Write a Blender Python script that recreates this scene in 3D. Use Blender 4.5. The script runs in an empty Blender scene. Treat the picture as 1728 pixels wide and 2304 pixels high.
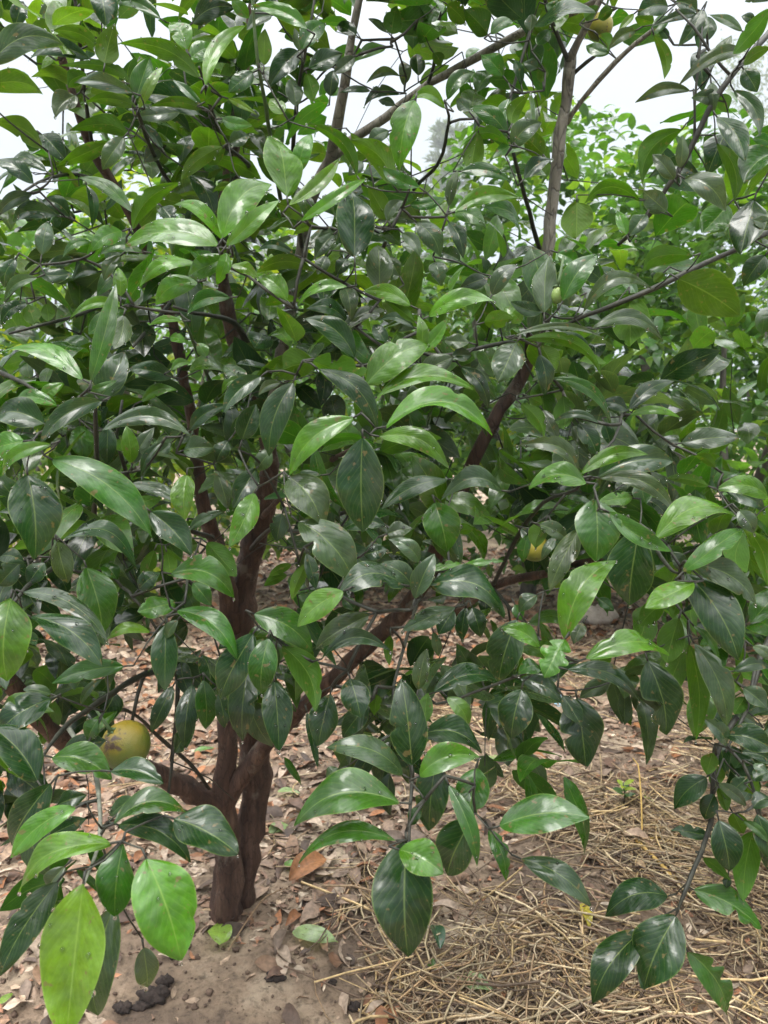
import bpy, math, random
import numpy as np
from mathutils import Vector, Matrix

rng = np.random.default_rng(11)
random.seed(11)
C = bpy.context.scene.collection
scene = bpy.context.scene
R_ = math.radians

# ------------------------------------------------------------------ camera
FPX, CX, CY = 1731.0, 864.0, 1152.0           # focal length and centre, in photo pixels
CAM_H, PITCH = 1.25, R_(6.7)
cam_d = bpy.data.cameras.new("camera")
cam = bpy.data.objects.new("camera", cam_d); C.objects.link(cam)
cam_d.sensor_width = 36.0; cam_d.lens = 36.0*FPX/2304.0
cam_d.clip_start = 0.02; cam_d.clip_end = 500
cam.location = (0, 0, CAM_H)
cam.rotation_euler = (R_(90)-PITCH, 0, 0)
cam_d.dof.use_dof = True; cam_d.dof.focus_distance = 1.05; cam_d.dof.aperture_fstop = 11
scene.camera = cam

# ------------------------------------------------------------------ world, sun, exposure
SUN_EL, SUN_AZ = R_(62), R_(200)
w = bpy.data.worlds.new("World"); scene.world = w; w.use_nodes = True
nt = w.node_tree; nt.nodes.clear()
out = nt.nodes.new("ShaderNodeOutputWorld"); bg = nt.nodes.new("ShaderNodeBackground")
sky = nt.nodes.new("ShaderNodeTexSky"); sky.sky_type = 'NISHITA'; sky.sun_disc = False
sky.sun_elevation = SUN_EL; sky.sun_rotation = SUN_AZ
mix = nt.nodes.new("ShaderNodeMixRGB"); mix.inputs[0].default_value = 0.86
# cloud cover, as under any overcast sky brighter overhead than at the horizon
tcw = nt.nodes.new("ShaderNodeTexCoord"); sxw = nt.nodes.new("ShaderNodeSeparateXYZ"); rpw = nt.nodes.new("ShaderNodeValToRGB")
nt.links.new(tcw.outputs['Generated'], sxw.inputs[0]); nt.links.new(sxw.outputs[2], rpw.inputs[0])
rpw.color_ramp.elements[0].position = 0.0; rpw.color_ramp.elements[0].color = (.158, .174, .186, 1)
rpw.color_ramp.elements[1].position = .92; rpw.color_ramp.elements[1].color = (1.62, 1.62, 1.60, 1)
emw = rpw.color_ramp.elements.new(.42); emw.color = (.208, .224, .236, 1)
emw = rpw.color_ramp.elements.new(.66); emw.color = (.80, .81, .81, 1)
sclw = nt.nodes.new("ShaderNodeVectorMath"); sclw.operation = 'SCALE'; sclw.inputs['Scale'].default_value = 24.0
nt.links.new(rpw.outputs[0], sclw.inputs[0]); nt.links.new(sclw.outputs[0], mix.inputs[2])
nt.links.new(sky.outputs[0], mix.inputs[1]); nt.links.new(mix.outputs[0], bg.inputs[0])
nt.links.new(bg.outputs[0], out.inputs[0]); bg.inputs[1].default_value = 0.1
sd = bpy.data.lights.new("sun", 'SUN'); sd.energy = 1.5; sd.angle = R_(25); sd.color = (1, .97, .92)
so = bpy.data.objects.new("sun", sd); C.objects.link(so)
so.rotation_euler = (R_(28), R_(-12), 0)
vs = scene.view_settings
vs.view_transform = 'Standard'; vs.look = 'None'; vs.gamma = 1; vs.exposure = 0.97
cy = scene.cycles
cy.max_bounces = 8; cy.diffuse_bounces = 4; cy.glossy_bounces = 3; cy.transmission_bounces = 4
cy.transparent_max_bounces = 6; cy.use_denoising = True

# ------------------------------------------------------------------ pixel <-> place
Fv = np.array([0, math.cos(PITCH), -math.sin(PITCH)]); Uv = np.array([0, math.sin(PITCH), math.cos(PITCH)])
Rv = np.array([1.0, 0, 0]); CAM = np.array([0, 0, CAM_H])
def P(u, v, d):
    return CAM + Rv*((u-CX)/FPX*d) + Uv*(-(v-CY)/FPX*d) + Fv*d
def G(u, v, z=0.0):
    dr = Rv*((u-CX)/FPX) + Uv*(-(v-CY)/FPX) + Fv
    return CAM + dr*((z-CAM_H)/dr[2])
def proj(p):
    q = np.asarray(p)-CAM
    d = q@Fv
    return CX+FPX*(q@Rv)/d, CY-FPX*(q@Uv)/d, d
T0 = 576.0/1659.0
def tile(t, x, y):
    return (int(t[1])-1)*576 + x*T0, 'ABCD'.index(t[0])*576 + y*T0
def unit(v): return v/(np.linalg.norm(v, axis=-1, keepdims=True)+1e-9)

# ------------------------------------------------------------------ object helpers
def tag(o, label=None, cat=None, group=None, kind=None):
    if label: o['label'] = label
    if cat: o['category'] = cat
    if group: o['group'] = group
    if kind: o['kind'] = kind
    return o
def empty(name, loc):
    o = bpy.data.objects.new(name, None); C.objects.link(o); o.location = loc; o.empty_display_size = .05
    return o
def link(name, me, m, parent=None):
    if m: me.materials.append(m)
    o = bpy.data.objects.new(name, me); C.objects.link(o)
    if parent:
        o.parent = parent
        o.matrix_parent_inverse = Matrix.Translation(-Vector(parent.location))
    return o
def mesh(name, V, Fq, smooth=True):
    me = bpy.data.meshes.new(name)
    V = np.asarray(V, dtype=np.float32); me.vertices.add(len(V)); me.vertices.foreach_set("co", V.ravel())
    if isinstance(Fq, np.ndarray):
        k = Fq.shape[1]; n = len(Fq); flat = Fq.ravel()
        starts = np.arange(n)*k
    else:
        lens = np.array([len(f) for f in Fq]); flat = np.concatenate([np.asarray(f) for f in Fq]); n = len(Fq)
        starts = np.concatenate([[0], np.cumsum(lens)[:-1]])
    me.loops.add(len(flat)); me.loops.foreach_set("vertex_index", flat.astype(np.int32))
    me.polygons.add(n); me.polygons.foreach_set("loop_start", starts.astype(np.int32))
    me.update(calc_edges=True)
    me.polygons.foreach_set("use_smooth", np.full(n, smooth)); me.validate()
    return me

# ------------------------------------------------------------------ node helpers
def newmat(name):
    m = bpy.data.materials.new(name); m.use_nodes = True
    n = m.node_tree.nodes; n.clear()
    o = n.new("ShaderNodeOutputMaterial")
    return m, m.node_tree, o
def N(t, kind, **kw):
    n = t.nodes.new("ShaderNode"+kind)
    for k, v in kw.items():
        if k in n.inputs.keys(): n.inputs[k].default_value = v
        else: setattr(n, k, v)
    return n
def ramp(t, pts):
    r = t.nodes.new("ShaderNodeValToRGB"); e = r.color_ramp.elements
    while len(e) < len(pts): e.new(.5)
    for k, (p, c) in enumerate(pts):
        e[k].position = p; e[k].color = (c, c, c, 1) if isinstance(c, (int, float)) else (*c, 1)
    return r
def mth(t, op, a, b=None):
    n = t.nodes.new("ShaderNodeMath"); n.operation = op
    for k, x in enumerate((a, b)):
        if x is None: continue
        if isinstance(x, (int, float)): n.inputs[k].default_value = x
        else: t.links.new(x, n.inputs[k])
    return n.outputs[0]
def mixc(t, f, a, b, blend='MIX'):
    n = t.nodes.new("ShaderNodeMixRGB"); n.blend_type = blend
    for k, x in enumerate((f, a, b)):
        if isinstance(x, (int, float)): n.inputs[k].default_value = x
        elif isinstance(x, tuple): n.inputs[k].default_value = (*x, 1)
        else: t.links.new(x, n.inputs[k])
    return n.outputs[0]

# ------------------------------------------------------------------ materials
def leaf_material(name, gloss=.24, trans=.30, rib=True, sheen=True):
    m, t, o = newmat(name); L = t.links.new
    at = N(t, "Attribute", attribute_name="tint"); uv = N(t, "UVMap", uv_map="leaf_uv")
    sx = N(t, "SeparateXYZ"); L(uv.outputs[0], sx.inputs[0])
    geo = N(t, "NewGeometry")
    au = mth(t, 'ABSOLUTE', mth(t, 'SUBTRACT', sx.outputs[0], .5))
    nz = N(t, "TexNoise", Scale=38.0, Detail=4.0); L(geo.outputs['Position'], nz.inputs['Vector'])
    nb = N(t, "TexNoise", Scale=260.0, Detail=3.0); L(geo.outputs['Position'], nb.inputs['Vector'])
    r1 = ramp(t, [(.30, .62), (.72, 1.32)]); L(nz.outputs[0], r1.inputs[0])
    r2 = ramp(t, [(.3, .86), (.7, 1.12)]); L(nb.outputs[0], r2.inputs[0])
    col = mixc(t, 1.0, at.outputs[0], r1.outputs[0], 'MULTIPLY')
    col = mixc(t, 1.0, col, r2.outputs[0], 'MULTIPLY')
    # dusty, faded film in blotches
    nd = N(t, "TexNoise", Scale=20.0, Detail=5.0, Roughness=.6); L(geo.outputs['Position'], nd.inputs['Vector'])
    rd = ramp(t, [(.50, 0.0), (.72, .34)]); L(nd.outputs[0], rd.inputs[0])
    if rib:
        col = mixc(t, rd.outputs[0], col, (.085, .11, .09))
        ns = N(t, "TexNoise", Scale=125.0, Detail=2.0); L(geo.outputs['Position'], ns.inputs['Vector'])
        rs = ramp(t, [(.655, 0.0), (.70, .8)]); L(ns.outputs[0], rs.inputs[0])
        col = mixc(t, rs.outputs[0], col, (.10, .075, .03))
        rm = ramp(t, [(.006, .55), (.022, 0.0)]); L(au, rm.inputs[0])
        light = mixc(t, 1.0, mixc(t, .5, at.outputs[0], (.22, .30, .08)), (1.1, 1.1, 1.1), 'MULTIPLY')
        col = mixc(t, rm.outputs[0], col, light)
        re = ramp(t, [(.470, 0.0), (.492, .45)]); L(au, re.inputs[0])
        col = mixc(t, re.outputs[0], col, light)
        ph = mth(t, 'SUBTRACT', mth(t, 'MULTIPLY', sx.outputs[1], 62.0), mth(t, 'MULTIPLY', au, 52.0))
        vein = mth(t, 'SINE', mth(t, 'ADD', ph, mth(t, 'MULTIPLY', nz.outputs[0], 9.0)))
        rv = ramp(t, [(.82, 0.0), (1.0, .15)]); L(vein, rv.inputs[0])
        col = mixc(t, rv.outputs[0], col, light)
    base = col
    under = mixc(t, .45, col, mixc(t, 1.0, at.outputs[0], (1.5, 1.45, 1.3), 'MULTIPLY'))
    col = mixc(t, geo.outputs['Backfacing'], col, under)
    b = N(t, "BsdfPrincipled"); L(col, b.inputs['Base Color'])
    rr = ramp(t, [(.32, gloss-.08), (.68, gloss+.20)]); L(nd.outputs[0], rr.inputs[0])
    rough = mixc(t, geo.outputs['Backfacing'], rr.outputs[0], (.6, .6, .6))
    L(rough, b.inputs['Roughness'])
    b.inputs['Specular IOR Level'].default_value = .16
    # water film: glossy in patches
    nw = N(t, "TexNoise", Scale=30.0, Detail=3.0); L(geo.outputs['Position'], nw.inputs['Vector'])
    rw = ramp(t, [(.40, .03), (.62, 1.0)]); L(nw.outputs[0], rw.inputs[0])
    cw = mth(t, 'MULTIPLY', rw.outputs[0], mth(t, 'SUBTRACT', 1.0, geo.outputs['Backfacing']))
    if sheen:
        L(cw, b.inputs['Coat Weight']); b.inputs['Coat Roughness'].default_value = .13
    bmp = N(t, "Bump", Strength=.38, Distance=.0020)
    nm = N(t, "TexNoise", Scale=95.0, Detail=3.0); L(geo.outputs['Position'], nm.inputs['Vector'])
    h = mth(t, 'ADD', mth(t, 'MULTIPLY', nz.outputs[0], .9), mth(t, 'MULTIPLY', nm.outputs[0], .55))
    if rib:
        h = mth(t, 'ADD', mth(t, 'ADD', h, mth(t, 'MULTIPLY', vein, -.07)), mth(t, 'MULTIPLY', rm.outputs[0], -.4))
    h = mth(t, 'ADD', h, mth(t, 'MULTIPLY', nb.outputs[0], .25))
    L(h, bmp.inputs['Height']); L(bmp.outputs[0], b.inputs['Normal'])
    tr = N(t, "BsdfTranslucent"); L(mixc(t, 1.0, mixc(t, .7, at.outputs[0], base), (3.3, 3.2, 1.2), 'MULTIPLY'), tr.inputs[0])
    L(bmp.outputs[0], tr.inputs['Normal'])
    ms = N(t, "MixShader"); ms.inputs[0].default_value = trans
    L(b.outputs[0], ms.inputs[1]); L(tr.outputs[0], ms.inputs[2]); L(ms.outputs[0], o.inputs[0])
    return m
def noise_material(name, cols, scale, rough=.8, bump=.5, dist=.004, stretch=None, spec=.3):
    m, t, o = newmat(name); L = t.links.new
    geo = N(t, "NewGeometry")
    src = geo.outputs['Position']
    if stretch:
        mp = N(t, "Mapping"); mp.inputs['Scale'].default_value = stretch; L(src, mp.inputs[0]); src = mp.outputs[0]
    a = N(t, "TexNoise", Scale=scale, Detail=6.0, Roughness=.65); L(src, a.inputs['Vector'])
    r = ramp(t, cols); L(a.outputs[0], r.inputs[0])
    b = N(t, "BsdfPrincipled", Roughness=rough); L(r.outputs[0], b.inputs['Base Color'])
    b.inputs['Specular IOR Level'].default_value = spec
    c = N(t, "TexNoise", Scale=scale*2.2, Detail=5.0); L(src, c.inputs['Vector'])
    bp = N(t, "Bump", Strength=bump, Distance=dist); L(c.outputs[0], bp.inputs['Height']); L(bp.outputs[0], b.inputs['Normal'])
    L(b.outputs[0], o.inputs[0])
    return m
def tint_material(name, rough=.75, spec=.3):
    m, t, o = newmat(name); L = t.links.new
    at = N(t, "Attribute", attribute_name="tint"); geo = N(t, "NewGeometry")
    nz = N(t, "TexNoise", Scale=90.0, Detail=4.0); L(geo.outputs['Position'], nz.inputs['Vector'])
    r = ramp(t, [(.3, .6), (.7, 1.25)]); L(nz.outputs[0], r.inputs[0])
    b = N(t, "BsdfPrincipled", Roughness=rough); L(mixc(t, 1.0, at.outputs[0], r.outputs[0], 'MULTIPLY'), b.inputs['Base Color'])
    b.inputs['Specular IOR Level'].default_value = spec
    bp = N(t, "Bump", Strength=.4, Distance=.002); L(nz.outputs[0], bp.inputs['Height']); L(bp.outputs[0], b.inputs['Normal'])
    L(b.outputs[0], o.inputs[0])
    return m
M_leaf = leaf_material("citrus_leaf")
M_far = leaf_material("background_leaf", gloss=.36, trans=.27, rib=False)
M_dry = tint_material("dry_leaf", .62, .4)
M_straw = tint_material("straw", .6, .4)
def bark_material(name, c0, c1, c2, lich):
    m, t, o = newmat(name); L = t.links.new
    geo = N(t, "NewGeometry"); mp = N(t, "Mapping"); mp.inputs['Scale'].default_value = (1, 1, .24); L(geo.outputs['Position'], mp.inputs[0]); src = mp.outputs[0]
    a = N(t, "TexNoise", Scale=30.0, Detail=8.0, Roughness=.72); L(src, a.inputs['Vector'])
    wp = N(t, "TexNoise", Scale=60.0, Detail=3.0); L(src, wp.inputs['Vector'])
    wv = t.nodes.new("ShaderNodeMixRGB"); wv.inputs[0].default_value = .012; wv.blend_type = 'ADD'; L(src, wv.inputs[1]); L(wp.outputs['Color'], wv.inputs[2])
    v = N(t, "TexVoronoi", Scale=75.0, feature='DISTANCE_TO_EDGE'); L(wv.outputs[0], v.inputs['Vector'])
    cr = ramp(t, [(.0, .5), (.06, 1.0)]); L(v.outputs['Distance'], cr.inputs[0])
    r = ramp(t, [(.30, c0), (.52, c1), (.74, c2)]); L(a.outputs[0], r.inputs[0])
    col = mixc(t, 1.0, r.outputs[0], cr.outputs[0], 'MULTIPLY')
    ln = N(t, "TexNoise", Scale=14.0, Detail=6.0, Roughness=.7); L(geo.outputs['Position'], ln.inputs['Vector'])
    lr = ramp(t, [(.56, 0.0), (.66, .65)]); L(ln.outputs[0], lr.inputs[0])
    col = mixc(t, lr.outputs[0], col, lich)
    b = N(t, "BsdfPrincipled", Roughness=.68); L(col, b.inputs['Base Color']); b.inputs['Specular IOR Level'].default_value = .35
    h = mth(t, 'ADD', mth(t, 'MULTIPLY', cr.outputs[0], .55), a.outputs[0])
    bp = N(t, "Bump", Strength=.8, Distance=.006); L(h, bp.inputs['Height']); L(bp.outputs[0], b.inputs['Normal']); L(b.outputs[0], o.inputs[0])
    return m
M_bark = bark_material("trunk_bark", (.020, .012, .009), (.075, .040, .028), (.17, .105, .075), (.19, .165, .135))
M_farbark = noise_material("far_bark", [(.3, (.04, .036, .03)), (.7, (.14, .125, .105))], 30, .8, .6, .004, (1, 1, .2))
M_barkpale = bark_material("pale_bark", (.07, .062, .05), (.17, .155, .125), (.30, .28, .235), (.34, .33, .28))
M_twig = noise_material("twig_bark", [(.30, (.014, .014, .012)), (.60, (.035, .036, .026)), (.8, (.07, .068, .05))], 90, .55, .5, .001)
M_greytwig = noise_material("grey_twig", [(.30, (.07, .075, .06)), (.60, (.16, .165, .13)), (.8, (.24, .24, .2))], 90, .7, .5, .001)
M_greentwig = noise_material("green_twig", [(.30, (.04, .07, .025)), (.60, (.075, .12, .05)), (.8, (.12, .17, .08))], 90, .5, .4, .001)

# ------------------------------------------------------------------ leaves
TINT = dict(d=(.009, .032, .007), g=(.019, .070, .005), l=(.044, .125, .006), y=(.066, .150, .009),
            o=(.028, .072, .003), p=(.030, .056, .022))
def leaf_arrays(B, T, Nn, W, arch, fold, bowv, twist, rows, cols, chew=None, wav=None, pucker=0.0, tipc=None):
    """vectorised: one leaf per row. returns vertices (n, rows*cols, 3)"""
    n = len(B); a = T-B; Ln = np.linalg.norm(a, axis=1)
    ax = a/Ln[:, None]
    s = unit(np.cross(ax, Nn)); nn = unit(np.cross(s, ax))
    t = np.linspace(0, 1, rows)
    x = np.linspace(-1, 1, cols)
    prof = (np.sin(np.pi*np.clip(t, 1e-4, 1-1e-4)**.86))**.76
    prof = prof*(1-.12*np.clip((t-.82)/.18, 0, 1)**2)
    prof[0] = .05; prof[-1] = .02
    hw = (W/2)[:, None]*prof[None, :]                                   # n, rows
    V = np.zeros((n, rows, cols, 3))
    para = 4*t*(1-t)
    mid = B[:, None]+a[:, None]*t[None, :, None] + nn[:, None]*(arch*Ln)[:, None, None]*para[None, :, None] + bowv[:, None]*para[None, :, None]
    if tipc is not None: mid = mid-nn[:, None]*(tipc*Ln)[:, None, None]*(np.clip((t-.45)/.55, 0, 1)**2)[None, :, None]
    ph = rng.uniform(0, 6.28, n)
    wv = wav if wav is not None else np.full(n, .025)
    for j in range(cols):
        ang = twist[:, None]*(t[None, :]-.5)
        sv = s[:, None]*np.cos(ang)[..., None]+nn[:, None]*np.sin(ang)[..., None]
        nv = -s[:, None]*np.sin(ang)[..., None]+nn[:, None]*np.cos(ang)[..., None]
        lim = np.ones((n, rows))
        if chew is not None:
            lim = chew[:, 0 if x[j] < 0 else 1]
        e = abs(x[j])
        lat = hw*lim*x[j]
        up = np.abs(lat)*np.tan(fold)[:, None] - hw*lim*(.16*e**3)
        up = up + (wv*W)[:, None]*e**2*np.sin(t[None, :]*9+ph[:, None]+2.2*x[j])
        if np.any(pucker): up = up + (pucker*W)[:, None]*4*e*(1-e)*np.sin(2*np.pi*(t[None, :]*6.3-.9*e)+ph[:, None]+x[j]*1.3)*np.sin(np.pi*t)[None, :]*(.6+.4*np.sin(t[None, :]*13+ph[:, None]*3))
        V[:, :, j] = mid + sv*lat[..., None] + nv*up[..., None]
    return V.reshape(n, rows*cols, 3)
def leaf_faces(n, rows, cols):
    q = []
    for i in range(rows-1):
        for j in range(cols-1):
            k = i*cols+j; q.append((k, k+1, k+cols+1, k+cols))
    q = np.array(q); return (q[None]+(np.arange(n)*rows*cols)[:, None, None]).reshape(-1, 4)
def leaf_mesh(name, V, tint, rows, cols):
    n = V.shape[0]; Fq = leaf_faces(n, rows, cols)
    me = mesh(name, V.reshape(-1, 3), Fq)
    t, x = np.meshgrid(np.linspace(0, 1, rows), np.linspace(0, 1, cols), indexing='ij')
    uv1 = np.stack([x.ravel(), t.ravel()], 1); UVv = np.tile(uv1, (n, 1))
    li = np.empty(len(me.loops), dtype=np.int32); me.loops.foreach_get("vertex_index", li)
    ul = me.uv_layers.new(name="leaf_uv"); ul.data.foreach_set("uv", UVv[li].astype(np.float32).ravel())
    at = me.attributes.new("tint", 'FLOAT_COLOR', 'POINT')
    cv = np.repeat(np.concatenate([tint, np.ones((n, 1))], 1), rows*cols, axis=0)
    at.data.foreach_set("color", cv.astype(np.float32).ravel())
    return me

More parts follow.
